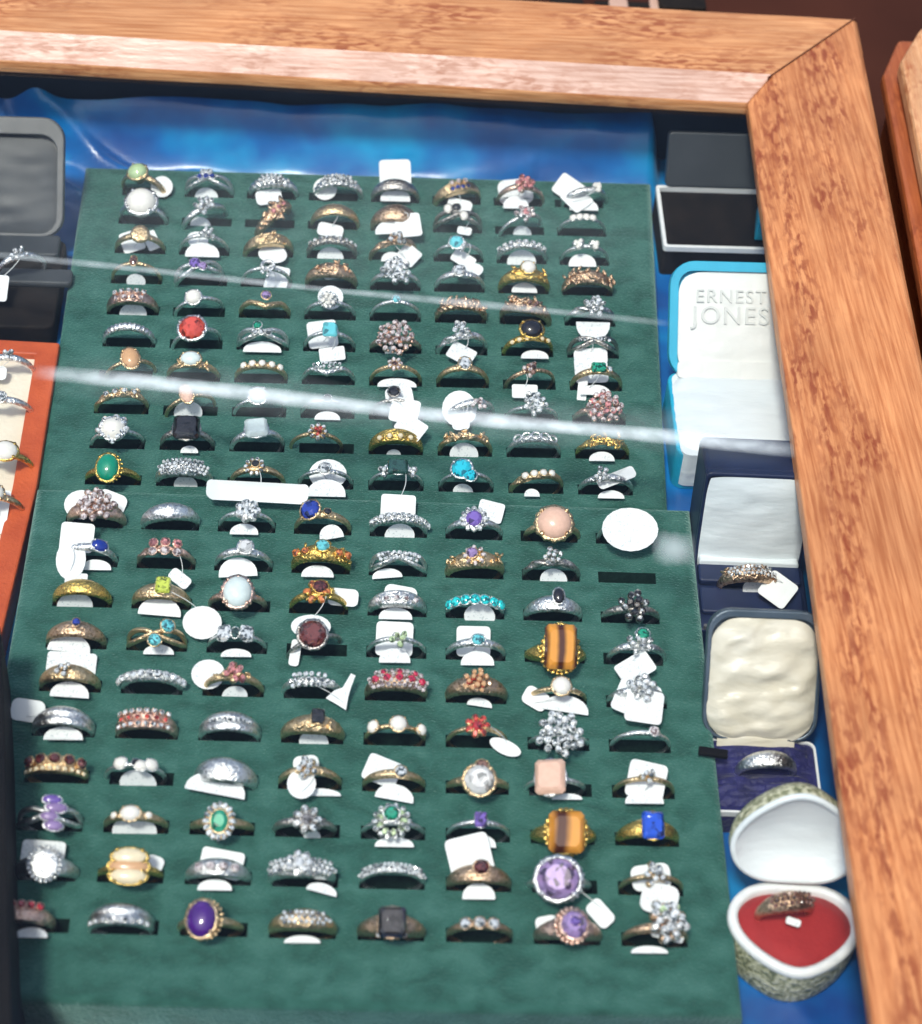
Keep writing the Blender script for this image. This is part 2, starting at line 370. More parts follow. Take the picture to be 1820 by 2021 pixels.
q = MB(); q.prism([(p[0]-lx, p[1]-ly) for p in (lp(0, .05), lp(1, .05), lp(2, .05), lp(3, .05))], 56.5-lz, 58.5-lz); q.build('glass_pane', gl, case)
def reflect_mat(name, amount, sc):
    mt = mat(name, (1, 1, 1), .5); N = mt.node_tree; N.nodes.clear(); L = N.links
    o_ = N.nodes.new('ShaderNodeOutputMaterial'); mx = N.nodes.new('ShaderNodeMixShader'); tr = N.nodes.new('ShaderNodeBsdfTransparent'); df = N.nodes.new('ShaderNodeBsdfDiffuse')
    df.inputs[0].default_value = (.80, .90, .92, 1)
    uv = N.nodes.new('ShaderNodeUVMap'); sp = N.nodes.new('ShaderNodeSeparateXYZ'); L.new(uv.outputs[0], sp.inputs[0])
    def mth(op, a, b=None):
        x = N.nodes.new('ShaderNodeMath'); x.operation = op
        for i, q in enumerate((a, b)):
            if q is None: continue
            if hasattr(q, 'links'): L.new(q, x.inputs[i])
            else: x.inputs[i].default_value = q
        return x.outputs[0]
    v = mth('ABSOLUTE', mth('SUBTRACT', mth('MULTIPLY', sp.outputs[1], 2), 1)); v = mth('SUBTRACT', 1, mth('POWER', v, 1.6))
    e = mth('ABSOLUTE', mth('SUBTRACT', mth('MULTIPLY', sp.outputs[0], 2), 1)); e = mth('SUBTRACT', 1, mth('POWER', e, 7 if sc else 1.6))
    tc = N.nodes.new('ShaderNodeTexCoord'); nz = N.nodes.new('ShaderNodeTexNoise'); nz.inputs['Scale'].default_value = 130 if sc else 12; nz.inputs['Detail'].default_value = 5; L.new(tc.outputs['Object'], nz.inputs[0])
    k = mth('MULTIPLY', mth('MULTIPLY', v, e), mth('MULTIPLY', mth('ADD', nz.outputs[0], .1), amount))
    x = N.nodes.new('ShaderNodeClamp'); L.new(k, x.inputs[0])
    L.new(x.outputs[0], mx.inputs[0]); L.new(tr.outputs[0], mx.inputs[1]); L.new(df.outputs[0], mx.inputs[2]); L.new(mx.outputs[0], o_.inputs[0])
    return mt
def reflect_strip(p0, p1, wpx, amount, wob=0, sc=1):
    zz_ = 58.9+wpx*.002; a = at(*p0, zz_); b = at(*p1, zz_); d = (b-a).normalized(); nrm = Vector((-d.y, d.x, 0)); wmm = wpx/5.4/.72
    me = bpy.data.meshes.new('reflect_strip'); n = 30; vs_, fs, uvs = [], [], []
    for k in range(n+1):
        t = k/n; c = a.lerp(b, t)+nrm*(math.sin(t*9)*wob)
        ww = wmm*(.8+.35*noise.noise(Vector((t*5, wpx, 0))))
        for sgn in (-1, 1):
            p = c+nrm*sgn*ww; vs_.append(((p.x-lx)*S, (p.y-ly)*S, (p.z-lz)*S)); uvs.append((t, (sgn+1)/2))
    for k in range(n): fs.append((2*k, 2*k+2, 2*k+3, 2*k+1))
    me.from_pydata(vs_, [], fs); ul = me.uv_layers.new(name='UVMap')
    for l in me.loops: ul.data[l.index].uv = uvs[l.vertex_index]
    me.materials.append(reflect_mat('painted_reflection', amount, sc))
    o = bpy.data.objects.new('painted_reflection', me); scene.collection.objects.link(o); o.parent = case
reflect_strip((60, 733), (1600, 893), 21, 1.05, .7)
reflect_strip((90, 742), (1560, 880), 60, .12, 2)
reflect_strip((-60, 420), (1330, 470), 260, .05, 2)
reflect_strip((-60, 498), (1330, 640), 11, .42, .4)
reflect_strip((1285, 1080), (1375, 1086), 40, .6, 0, 0)

# neighbouring case at the right edge
nb = empty('wooden_case', (226, 50, -6), label='second wooden case with worn corner beside the right rail', cat='wooden case')
def nbp(pts, z0, z1, mt, name, bev=1.2):
    q = MB(); q.prism([(x-226, y-50) for x, y in pts], z0+6, z1+6); return q.build(name, mt, nb, bevel=bev)
W_n = wood('red_brown_wood', math.radians(90), base=((.40, .12, .04), (.30, .075, .022), (.16, .03, .01)), seed=2.4)
W_t = wood('pale_worn_wood', math.radians(90), base=((.72, .42, .22), (.55, .26, .11), (.33, .09, .03)), seed=3.1)
nbp([(232, 40), (240, 62), (420, 62), (420, -560), (206, -560)], -6, 48, W_n, 'case_body')
nbp([(226, 40), (237, 66), (424, 66), (424, -562), (199, -562)], 49, 57, W_n, 'lower_moulding', 2)
nbp([(231, 36), (244, 61), (420, 61), (420, -556), (206, -556)], 58, 68, W_t, 'lid_frame', 2.5)

# dark furniture behind the case
for i, (x, yy, wd, z1, mt, nm, lb, ct) in enumerate([
        (1245, 330, 34, 34, 'blackcard', 'dark_box', 'black upright box standing behind the case', 'box'),
        (1345, 330, 22, 40, 'blackcard', 'dark_box', 'narrow black box behind the back rail, right of pale post', 'box'),
        (1120, 320, 16, 36, 'blackcard', 'dark_box', 'small dark block behind the back rail, left of the pale posts', 'box'),
        (1222, 300, 9, 36, 'beige', 'post', 'pale wooden post behind the case, left one of two', 'post'),
        (1302, 300, 9, 36, 'beige', 'post', 'pale wooden post behind the case, right one of two', 'post')]):
    p = at(x, 8, 0); yy = 88+i*3
    q = MB(); q.prism(rrect(wd, 14, 2), 0, z1)
    c = at(x, 12, 30)
    o = q.build(nm, M[mt], bevel=.8); o.location = Vector((c.x, max(92, c.y), -6))*S
    tag(o, lb, ct)

# ------------------------------------------------------------------ blue satin cloth
def cloth_h(x, y):
    z = 1.2+1.0*noise.noise(Vector((x*.02, y*.02, 3)))+.5*noise.noise(Vector((x*.06, y*.03, 9)))
    z += 1.6*math.exp(-((x-150+.45*(y+400))/5)**2)*(1 if y < -360 else 0)
    k = min(1, max(0, (y-17-.04*(130-x))/22)); k = k*k*(3-2*k)
    fx = min(1, max(0, (133-x)/4))
    z += k*fx*(26+2*noise.noise(Vector((x*.03, 0, 1)))+1.2*math.sin(x*.05))
    if y > 5: z += (1-k*.6)*2.2*noise.noise(Vector((x*.035+y*.05, y*.09, 7)))*fx+1.8*math.exp(-(((y-26)-(x-60)*.12)/2.5)**2)*(1 if 20 < x < 75 else 0)
    # the long diagonal fold at the left
    dline = (y-24)+(x+110)*.62
    if y > -30: z += 7*math.exp(-(dline/5.0)**2)*min(1, max(0, (-60-x)/25))
    dl2 = (y-12)+(x+130)*.9
    if y > -60: z += 6*math.exp(-(dl2/4.5)**2)*min(1, max(0, (-105-x)/20))
    return z
cl = MB(); nx, ny = 230, 260; x0, x1, y0, y1 = -352, 184, -455, 46
L = []
for j in range(ny+1):
    L.append([(x0+(x1-x0)*i/nx, y0+(y1-y0)*j/ny, max(.3, cloth_h(x0+(x1-x0)*i/nx, y0+(y1-y0)*j/ny))) for i in range(nx+1)])
cl.loft(L, None, 0, True, closed=False)
tag(cl.build('satin_cloth', M['satin']), 'bright blue satin cloth lining the display case under the boxes and trays', 'cloth')

# ------------------------------------------------------------------ the two green ring trays
PU, QU, PL, QL = 26.86, 18.865, 28.0, 18.86
def tray(label, corners, zt, zb, sx, sy, loc, rz, taper=0):
    """slab with 8 x 10 recessed slots; corners in local mm; sx, sy = slot centre lists"""
    (xa, xb, ya, yb) = corners
    xs = [xa]; 
    for c in sx: xs += [c-10.6, c+10.6]
    xs.append(xb)
    ys = [ya]
    for c in sorted(sy): ys += [c-2.6, c+2.6]
    ys.append(yb)
    me = MB(); nX, nY = len(xs), len(ys); sub = 3
    for j in range(nY-1):
        for i in range(nX-1):
            hole = (i % 2 == 1) and (j % 2 == 1)
            a, b, c, d = xs[i], xs[i+1], ys[j], ys[j+1]
            if hole:
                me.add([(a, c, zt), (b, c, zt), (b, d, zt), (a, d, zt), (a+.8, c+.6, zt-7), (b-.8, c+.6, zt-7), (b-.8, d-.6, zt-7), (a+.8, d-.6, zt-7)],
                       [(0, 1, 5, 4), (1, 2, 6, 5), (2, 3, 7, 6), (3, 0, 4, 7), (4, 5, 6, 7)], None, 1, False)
            else: me.add([(a, c, zt), (b, c, zt), (b, d, zt), (a, d, zt)], [(0, 1, 2, 3)], None, 0, False)
    # rounded outer edge and sides
    def lp_(k, z): return [(xa-k, ya-k, z), (xb+k, ya-k, z), (xb+k, yb+k, z), (xa-k, yb+k, z)]
    me.loft([lp_(0, zt), lp_(1.0, zt-.2), lp_(1.9, zt-.8), lp_(2.5, zt-1.8), lp_(2.7, zt-3), lp_(2.7, zb)], None, 0, True)
    for v in me.v:
        if v.x > 110: v.x += taper*(v.y-yb)/(ya-yb)
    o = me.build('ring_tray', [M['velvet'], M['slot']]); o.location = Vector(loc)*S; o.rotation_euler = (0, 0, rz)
    return tag(o, label, 'ring tray', 'green velvet ring trays')
tray('dark green velvet ring tray nearer the back of the case, far one of two', (-119.5, 124.5, -177, 14), 12, 3, [(c-3.5)*PU for c in range(8)], [-r*QU for r in range(10)], (0, 0, 0), 0, -9.5)
LO = Vector((.04, -200.1, 0)); LR = -.017
tray('dark green velvet ring tray nearer the camera, its top edge overlapping the other', (-118.5, 121.5, -193.5, 14), 20, 3, [(c-3.5)*PL for c in range(8)], [-r*QL for r in range(10)], LO, LR)

# ------------------------------------------------------------------ rings
STY = dict(  # wtop, wbot, ttop, tbot
    thin=(2.0, 1.8, 1.2, 1.1), med=(3.4, 2.2, 1.5, 1.2), wide=(6.5, 3, 1.6, 1.2), xwide=(9, 4, 2.0, 1.3), dome=(7.5, 2.4, 3.0, 1.2), flat=(6, 5, 1.3, 1.2),
    rope=(6, 2.6, 2.2, 1.2), ridge=(4, 2.6, 1.8, 1.2), twist=(3.4, 2.2, 1.6, 1.2), split=(2.2, 2, 1.6, 1.2), triple=(7.5, 4.5, 1.7, 1.2), chevron=(3, 2, 1.7, 1.2), multi=(7, 3, 2, 1.2))
R0 = 9.3
def bandmesh(mb, sty, R=R0, yb=None):
    wt, wb, tt, tb_ = STY[sty]; seg = 72 if sty in ('thin', 'med', 'flat', 'wide', 'split', 'chevron') else 110
    rows = 9; loops = []
    for k in range(seg):
        a = 2*math.pi*k/seg
        c = (1+math.cos(a))/2; q = c**2.2
        wd = wb+(wt-wb)*q; th = tb_+(tt-tb_)*q
        yo = 0
        if yb is not None: yo = yb*q*math.sin(a*1.0+.0)*1.6 if sty == 'split' else yb*q
        if sty == 'chevron': yo -= 3.0*max(0, 1-abs(a if a < math.pi else a-2*math.pi)/.7)
        L = []
        for j in range(rows):
            s_ = -1+2*j/(rows-1)
            r = R+th*(1-abs(s_)**2.6)*.85+.15*th
            if sty == 'rope': r += .55*q*math.sin(a*26+s_*3.2)
            if sty == 'ridge': r += .40*q**.4*math.sin(a*34)
            if sty == 'twist': r += .5*q*math.sin(a*9+s_*3.0)
            if sty == 'dome': r += .5*q*noise.noise(Vector((a*7, s_*2.2, 4)))
            if sty == 'triple': r -= .9*(abs(math.sin(s_*math.pi*1.5)) < .35)*1
            if sty == 'multi': r -= .8*q*(math.cos(s_*math.pi*3) < -.3)
            L.append((r*math.sin(a), s_*wd/2+yo, r*math.cos(a)))
        L.append((R*math.sin(a), wd/2*.92+yo, R*math.cos(a))); L.append((R*math.sin(a), -wd/2*.92+yo, R*math.cos(a)))
        loops.append(L)
    loops.append(loops[0]); mb.loft(loops)
def fr_(a, y, r, tilt=0, spin=0):
    a = math.radians(a)
    return Matrix.Translation((r*math.sin(a), y, r*math.cos(a))) @ RY(a) @ RX(math.radians(tilt)) @ RZ(math.radians(spin))
ORD = ['first', 'second', 'third', 'fourth', 'fifth', 'sixth', 'seventh', 'eighth', 'ninth', 'tenth']
def setting(mb, M_, rx, ry, h):
    n = 12
    def lp2(k, z): return [(rx*k*math.cos(2*math.pi*i/n), ry*k*math.sin(2*math.pi*i/n), z) for i in range(n)]
    mb.loft([lp2(.45, -h*1.6), lp2(1.0, -h*.25), lp2(1.16, -h*.1), lp2(1.14, h*.12), lp2(.98, h*.14)], M_)
    for k in range(4):
        a = math.pi/4+k*math.pi/2
        mb.ball((rx*1.0*math.cos(a), ry*1.0*math.sin(a), h*.3), max(.28, rx*.16), M_, nu=5, nv=3)
def paper_tag(parent_o, shape, ox, oy, w_, h_, rot=0, lift=6, base=None, sc=5.4, tilt=None, mt='paper'):
    """a small card tag; ox.. in photo pixels about the slot, turned into mm on the tray"""
    w_, h_ = w_/sc, h_/sc/.95
    if shape == 'h': oy -= 7
    if shape == 's': out = rrect(w_, h_, min(w_, h_)*.13, 3)
    elif shape == 'q': out = rrect(w_, h_, min(w_, h_)*.3, 4)
    elif shape == 'f': out = [(w_*x, h_*y) for x, y in ((-.5, -.05), (-.2, .12), (.05, .15), (.38, .5), (.5, .42), (.3, .12), (.16, -.15), (.02, -.5), (-.2, -.3))]
    elif shape == 'h': out = [(w_/2*math.cos(math.pi*i/12), h_*math.sin(math.pi*i/12)-h_*.4) for i in range(13)]+[(-w_/2, -h_*.55), (w_/2, -h_*.55)]
    else: out = [(w_/2*math.cos(2*math.pi*i/20), h_/2*math.sin(2*math.pi*i/20)) for i in range(20)]
    bend = random.uniform(-.012, .02); n = len(out); mb = MB()
    sd_ = random.uniform(0, 90)
    def zz(p): return bend*p[0]*p[0]+.35*noise.noise(Vector((p[0]*.25+sd_, p[1]*.25, sd_)))
    rings_ = []
    for k, z in ((0, -.12), (1, -.12), (1, .12), (0, .12)): rings_.append([(p[0]*k, p[1]*k, zz((p[0]*k, 0))+z) for p in out])
    mid = [[(p[0]*.5, p[1]*.5, zz((p[0]*.5, 0))+z) for p in out] for z in (-.12, .12)]
    mb.loft([rings_[0], mid[0], rings_[1], rings_[2], mid[1], rings_[3]], None, 0, False)
    o = mb.build('price_tag', M[mt] if random.random() < .6 or mt != 'paper' else M['plain_paper'], parent_o)
    tl = random.uniform(14, 34) if tilt is None else tilt
    Wm = Matrix.Translation((base+Vector((ox/sc, -oy/sc/.745+lift*.0, 0))).to_3d()+Vector((0, -lift*.9, lift))) @ RX(math.radians(tl)) @ RZ(math.radians(rot))
    return o, Wm
ring_objs = []
def make_ring(base, rz, desc, where, metal_, sty, heads, tags, yaw=0, lean=12, dx=0, sink=0, group=None, sc=5.4, R=R0):
    root = empty('ring', base+Vector((dx, 0, 0)), 0, label=desc+((', '+where) if where else ''), cat='ring', group=group)
    W = T(0, 0, .6-sink) @ RZ(rz+math.radians(yaw)) @ RX(math.radians(lean+random.uniform(-4, 4))) @ RY(math.radians(random.uniform(-5, 5)))
    mm_ = M[metal_]
    def put(mb, name, mt, par=root):
        o = mb.build(name, mt, par); 
        if par is root: o.matrix_local = (lambda Z: Z)(Matrix.Translation(W.translation*S) @ W.to_3x3().to_4x4())
        return o
    if sty != 'none':
        if sty == 'split':
            b1 = MB(); bandmesh(b1, 'split', R, 2.6); put(b1, 'band', mm_); b2 = MB(); bandmesh(b2, 'split', R, -2.6); b2.v = [v*1.0+Vector((0, 0, -.05)) for v in b2.v]; put(b2, 'band', mm_)
        else:
            b1 = MB(); bandmesh(b1, sty, R); put(b1, 'band', mm_)
    rt = R+STY.get(sty, STY['thin'])[2]
    st = MB(); anyset = False
    for h in heads:
        k, col = h[0], h[1]
        if k in ('gem', 'cab', 'rect'):
            rx, ry = h[2]*1.2, h[3]*1.2; a, y = (h[4], h[5]) if len(h) > 5 else (0, 0); up = h[6] if len(h) > 6 else .9; spin = h[7] if len(h) > 7 else 0
            hh = min(rx, ry)*(.75 if k == 'cab' else .6)
            F_ = fr_(a, y, rt+up, 0, spin)
            setting(st, F_, rx, ry, max(hh, 1.0)); anyset = True
            s_ = MB()
            if k == 'gem': s_.gem(F_, rx, ry, hh, 10)
            elif k == 'cab': s_.cab(F_, rx, ry, hh)
            else: s_.step(F_, rx, ry, hh)
            if h[1].startswith('tiger'):
                Lm = T(0, 0, 0); s_.v = [F_.inverted() @ v for v in s_.v]; o = s_.build('stone', G(col), root)
                WW = W @ F_; o.matrix_local = Matrix.Translation(WW.translation*S) @ WW.to_3x3().to_4x4()
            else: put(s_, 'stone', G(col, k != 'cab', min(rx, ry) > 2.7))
        elif k == 'row':          # ('row', colour, n, size, spread degrees, y)
            n, sz, sp = h[2:5]; y = h[5] if len(h) > 5 else 0
            for i in range(n):
                a = -sp/2+sp*i/max(1, n-1)
                F_ = fr_(a, y, rt+.5); s_ = MB()
                (s_.cab if col in ('pearl', 'turq', 'opal') else s_.gem)(F_, sz, sz, sz*.75)
                setting(st, F_, sz, sz, sz*.8); anyset = True; put(s_, 'stone', G(col))
        elif k == 'halo':         # ('halo', colour, n, rx, ry, size, up)
            n, rx, ry, sz = h[2:6]; up = h[6] if len(h) > 6 else .6; s_ = MB()
            for i in range(n):
                t = 2*math.pi*i/n
                F_ = fr_(0, 0, rt+up) @ T(rx*math.cos(t), ry*math.sin(t), 0) @ RZ(t) @ RY(.3)
                s_.gem(F_, sz*1.1, sz*.9, sz*.8, 7); st.ball((0, 0, -.3), sz*1.15, F_, nu=6, nv=4); anyset = True
            put(s_, 'halo_stones', G(col))
        elif k == 'pave':         # ('pave', colour, spread, rows, size)
            sp, rows, sz = h[2:5]; s_ = MB()
            for j in range(rows):
                y = (j-(rows-1)/2)*sz*1.9; n = max(2, int(math.radians(sp)*rt/(sz*2.0)))
                for i in range(n):
                    a = -sp/2+sp*(i+.5*(j % 2))/n+sp/(2*n)
                    if abs(a) > sp/2*(1-.25*abs(y)/(rows*sz+.01)): continue
                    F_ = fr_(a+random.uniform(-1, 1), y, rt+.15+random.uniform(0, .3)) @ RX(random.uniform(-.35, .35)) @ RY(random.uniform(-.3, .3))
                    s_.gem(F_, sz, sz, sz*.8, 6)
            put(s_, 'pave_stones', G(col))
        elif k == 'clus':         # ('clus', colour, n, radius, size) crystal heap
            n, rad, sz = h[2:5]; rad *= 1.15; sz *= .98; yy = h[5] if len(h) > 5 else 0; aa = h[6] if len(h) > 6 else 0; s_ = MB()
            for i in range(n):
                q = math.sqrt((i+.4)/n)*rad; t = i*2.4
                F_ = fr_(aa, yy, rt+.6) @ T(q*math.cos(t), q*math.sin(t), (1-(q/rad)**2)*rad*.4+random.uniform(-.3, .4)) @ RX(random.uniform(-.8, .8)) @ RY(random.uniform(-.8, .8)) @ RZ(i)
                s_.gem(F_, sz*random.uniform(.8, 1.2), sz*random.uniform(.8, 1.1), sz*.8, 7)
                st.ball((0, 0, -sz*.6), sz*1.05, F_, nu=6, nv=4); anyset = True
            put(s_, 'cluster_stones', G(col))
        elif k == 'lump':         # ('lump', _, n, spread, width, size) chased metal knots
            n, sp, wd, sz = h[2:6]
            for i in range(n):
                F_ = fr_(random.uniform(-sp, sp)/2, random.uniform(-wd, wd)/2, rt+random.uniform(-.3, .4)) @ RZ(random.uniform(0, 3))
                st.ball((0, 0, 0), sz, F_, nu=7, nv=4, sq=(1.5, .6, .7)); anyset = True
        elif k == 'loops':        # ('loops', _, n, radius, tube, spread) open wire loops
            n, rad, tbr, sp = h[2:6]
            for i in range(n):
                a = -sp/2+sp*i/max(1, n-1) if n > 1 else 0
                F_ = fr_(a, 0, rt+.8); L = []
                for u_ in range(14):
                    t = 2*math.pi*u_/14; c = Vector((rad*math.cos(t), rad*.9*math.sin(t), 0)); dd = Vector((math.cos(t), math.sin(t), 0))
                    L.append([tuple(c+dd*tbr*math.cos(v_*math.pi/3)+Vector((0, 0, tbr*math.sin(v_*math.pi/3)))) for v_ in range(6)])
                L.append(L[0]); st.loft(L, F_); anyset = True
        elif k == 'plate':        # ('plate', _, rx, ry, h) metal signet / disc
            s2 = MB(); s2.cab(fr_(0, 0, rt+.2), h[2], h[3], h[4], pw=.45); put(s2, 'face_plate', mm_)
        elif k == 'scallop':      # lace edge round a head
            n, rx, ry, sz = h[2:6]
            for i in range(n):
                t = 2*math.pi*i/n; st.ball((rx*math.cos(t), ry*math.sin(t), 0), sz, fr_(0, 0, rt+.4), nu=6, nv=4); anyset = True
    if anyset: put(st, 'setting', mm_)
    for t in tags:
        if t == 'i' or t[0] == 'i':
            k_ = 1 if t == 'i' else t[1]; ox_ = 0 if t == 'i' else t[2]
            mb = MB(); n = 20; r_ = 5.6*k_
            mb.prism([(r_*math.cos(2*math.pi*i/n), r_*.85*math.sin(2*math.pi*i/n)) for i in range(n)], -.15, .15)
            o = mb.build('price_tag', M['paper'], root)
            WW = T(ox_+random.uniform(-1, 1), -2.4, random.uniform(-.4, 1.2)) @ RX(math.radians(58+random.uniform(-12, 12))) @ RZ(random.uniform(-.25, .25))
        else:
            sh, ox, oy, w_, h_ = t[:5]; rot = t[5] if len(t) > 5 else 0; lift = t[6] if len(t) > 6 else 6
            o, WW = paper_tag(root, sh, ox, oy, w_, h_, rot, lift, Vector((-dx, 0, 0)), sc)
            if sh != 'h' and R == R0:
                tm = MB(); inv = WW.inverted(); e0 = Vector((0, h_/sc*.3*(1 if oy > 0 else -1), .2)); e1 = inv @ (W @ Vector((random.uniform(-5, 5), 0, R+1.2))); L = []
                for k_ in range(9):
                    t_ = k_/8; c_ = e0.lerp(e1, t_)+Vector((math.sin(t_*math.pi)*1.2, 0, math.sin(t_*math.pi)*.8))
                    L.append([(c_.x+.17*math.cos(u_), c_.y+.17*math.sin(u_)*.7, c_.z+.17*math.sin(u_)*.7) for u_ in (0, 1.57, 3.14, 4.71)])
                tm.loft(L); tm.build('thread', M['plain_paper'], o)
        o.matrix_local = Matrix.Translation(WW.translation*S) @ WW.to_3x3().to_4x4()
    return root
def ring(tr_, row, col, desc, metal_, sty, heads=(), tags=(), yaw=0, lean=12, dx=0):
    if tr_ == 'U': base = Vector(((col-4.5)*PU, -(row-1)*QU, 12)); rz = 0; sc = 4.5+.6*(row-1)/9; nm = 'upper tray'
    else:
        p = Matrix.Rotation(LR, 3, 'Z') @ Vector(((col-4.5)*PL, -(row-1)*QL, 20)); base = p+LO; rz = LR; sc = 5.4+.75*(row-1)/9; nm = 'lower tray'
    where = '%s from left, %s row, %s' % (ORD[col-1], ORD[row-1], nm)
    return make_ring(base, rz, desc, where, metal_, sty, heads, tags, yaw, lean, dx, group='rings in the %s' % nm, sc=sc)
I = 'i'
U = lambda *a, **k: ring('U', *a, **k)
D_ = lambda *a, **k: ring('L', *a, **k)
# tags: (shape, right px, down px, width px, height px, turn, lift mm)
U(1, 1, 'gold ring, pale green oval stone, round tag', 'g', 'med', [('cab', 'pgreen', 3.6, 3.6, -5, 0)], [('r', 30, -8, 42, 44, 0, 4)], yaw=-18, dx=-1)
U(1, 2, 'silver bypass ring, small blue stones', 's', 'split', [('row', 'blue', 3, 1.3, 26), ('row', 'white', 2, 1.3, 14, 2.4)], [('i', .9, -1)])
U(1, 3, 'white stone twist ring, broad white tag', 's', 'rope', [('pave', 'white', 70, 3, .9)], [('q', -4, 8, 50, 30, 10, 4)], dx=1)
U(1, 4, 'silver pave twist ring, round tag', 's', 'rope', [('pave', 'white', 80, 3, .8)], [('r', -16, -14, 46, 46, 0, 4)], dx=2)
U(1, 5, 'dark silver band, tall square tag', 'd', 'wide', [], [('s', 0, -50, 62, 62, 3, 3), ('h', 0, 2, 58, 24, 0, 5)])
U(1, 6, 'gold ring, dark blue stones, tag', 'g', 'multi', [('row', 'blue', 4, 1.1, 34, -1.5), ('row', 'palepink', 3, 1.1, 30, 1.5)], [('q', 4, 16, 48, 30, -14, 4)], yaw=16)
U(1, 7, 'pinkish red cluster ring, round white tag', 'r', 'med', [('clus', 'pink', 9, 3.6, 1.4)], [('q', -4, -22, 68, 52, 8, 1), ('h', -6, 12, 50, 22, 0, 4)], dx=1)
U(1, 8, 'small pearl ring, two square tags', 's', 'med', [('clus', 'pearl', 4, 1.8, 1.2, 0, 18)], [('s', -20, -30, 56, 44, -35, 4), ('s', -8, -6, 52, 44, -50, 6), ('h', 6, 14, 56, 22, 0, 4)], yaw=10, dx=2)
U(2, 1, 'silver ring, large white round pearl', 's', 'med', [('cab', 'pearl', 5.4, 5.4, -4, 0)], [], yaw=-8)
U(2, 2, 'silver pave cluster, slim gold band', 's', 'med', [('clus', 'white', 10, 3.6, 1.2)], [('i', .8, -1)], yaw=28, dx=-1)
U(2, 3, 'chunky gold rope ring turned sideways', 'b', 'rope', [('lump', 0, 16, 70, 8, 1.3), ('row', 'pink', 3, 1.2, 30)], [], yaw=52, lean=22, dx=1)
U(2, 4, 'large plain broad band, tag inside', 'g', 'wide', [], [('q', -4, 14, 50, 26, -12, 3)], dx=1)
U(2, 5, 'wide flat gold band, big square tag', 'b', 'xwide', [], [('s', 24, 2, 50, 50, 8, 8), ('h', -12, 14, 56, 22, 4, 6)], dx=0)
U(2, 6, 'dark bypass ring, two pearls', 'd', 'split', [('cab', 'pearl', 1.5, 1.9, -26, 2), ('cab', 'pearl', 1.5, 1.9, 8, -2), ('cab', 'black', 1.6, 1.6, -8, 2)], [('q', 12, 8, 28, 16, -10, 4)])
U(2, 7, 'tall pink navette cluster ring', 's', 'thin', [('clus', 'palepink', 10, 3.6, 1.2), ('gem', 'pink', 1.4, 1.6, 0, 0, 2)], [('i', .7, 1)], yaw=24)
U(2, 8, 'silver ring, four small pearls', 's', 'thin', [('row', 'pearl', 4, 1.5, 46)], [])
U(3, 1, 'gold heart signet ring, white tag', 'g', 'med', [('plate', 0, 4.2, 4.2, 1.2)], [('s', -16, -16, 44, 40, 20, 2), ('s', 22, -18, 26, 40, 26, 3)])
U(3, 2, 'silver cluster ring, two white tags', 's', 'thin', [('clus', 'white', 7, 2.6, 1.1, 0, 10)], [('r', -12, -20, 42, 34, -20, 5), ('h', -2, 8, 66, 24, 0, 4)])
U(3, 3, 'layered gold band, round tag inside', 'g', 'multi', [('lump', 0, 12, 90, 5, .9)], [('r', 10, 6, 56, 40, -8, 5)], yaw=8)
U(3, 4, 'dark eternity ring, tag inside', 'd', 'ridge', [('row', 'white', 9, .9, 110)], [I])
U(3, 5, 'twisted gold cluster, square tag', 'b', 'twist', [('clus', 'white', 6, 3.0, 1.2), ('lump', 0, 8, 40, 5, .9)], [('s', 26, 0, 40, 36, -40, 5), ('h', -8, 12, 40, 18, 0, 4)], yaw=12, dx=-1)
U(3, 6, 'silver ring, pale aqua stone', 's', 'thin', [('gem', 'aqua', 2.6, 2.6, -6, 0), ('clus', 'white', 4, 2.2, 1, -2, 4)], [('s', 8, 6, 46, 26, -32, 4)])
U(3, 7, 'ridged silver eternity band, round tag', 's', 'ridge', [('row', 'white', 8, 1.1, 110)], [('i', 1.1, -1)])
U(3, 8, 'double pearl cluster ring above tag', 's', 'thin', [('clus', 'pearl', 4, 1.7, 1.3, 0, -18), ('clus', 'pearl', 4, 1.7, 1.3, 0, 18)], [('h', -6, 8, 54, 22, 0, 3)])
U(4, 1, 'little dark marquise gold ring', 'g', 'thin', [('gem', 'brown', 1.3, 2.2, 0, 0)], [('i', .7, 0)], dx=0)
U(4, 2, 'silver winged ring, purple stones', 's', 'split', [('gem', 'purple', 2.0, 2.2, -8, 0), ('gem', 'lilac', 1.6, 1.8, 6, -2)], [], yaw=14, dx=-1)
U(4, 3, 'white loop ring, square tag behind', 's', 'thin', [('loops', 0, 1, 2.6, .8, 0), ('clus', 'white', 5, 2.2, .9, -3)], [('s', 20, -6, 44, 56, -10, 1)])
U(4, 4, 'pyramid shaped broad gold ring', 'b', 'dome', [('lump', 0, 14, 80, 6, 1.0)], [('q', 0, -24, 36, 34, 10, 7)])
U(4, 5, 'big white crystal cluster ring', 's', 'med', [('clus', 'white', 20, 5.2, 1.4)], [], lean=18)
U(4, 6, 'silver solitaire ring, oval tag', 's', 'med', [('gem', 'white', 2.2, 2.2, 0, 0)], [('r', 18, -34, 56, 34, 8, 6)])
U(4, 7, 'yellow gold leaf ring, pearl', 'y', 'dome', [('cab', 'pearl', 2.6, 2.6, 0, 1), ('lump', 0, 12, 80, 6, 1.0)], [('h', 0, 6, 50, 18, 0, 4)])
U(4, 8, 'broad domed brown gold filigree ring', 'b', 'dome', [('lump', 0, 34, 120, 8, 1.1)], [])
U(5, 1, 'double row pink gold ring', 'r', 'multi', [('row', 'palepink', 4, 1.1, 50, -1.5), ('row', 'white', 5, 1.0, 60, 1.6)], [I])
U(5, 2, 'slim silver ring, white pearl', 's', 'thin', [('cab', 'pearl', 2.8, 2.8, -8, 0)], [], yaw=14)
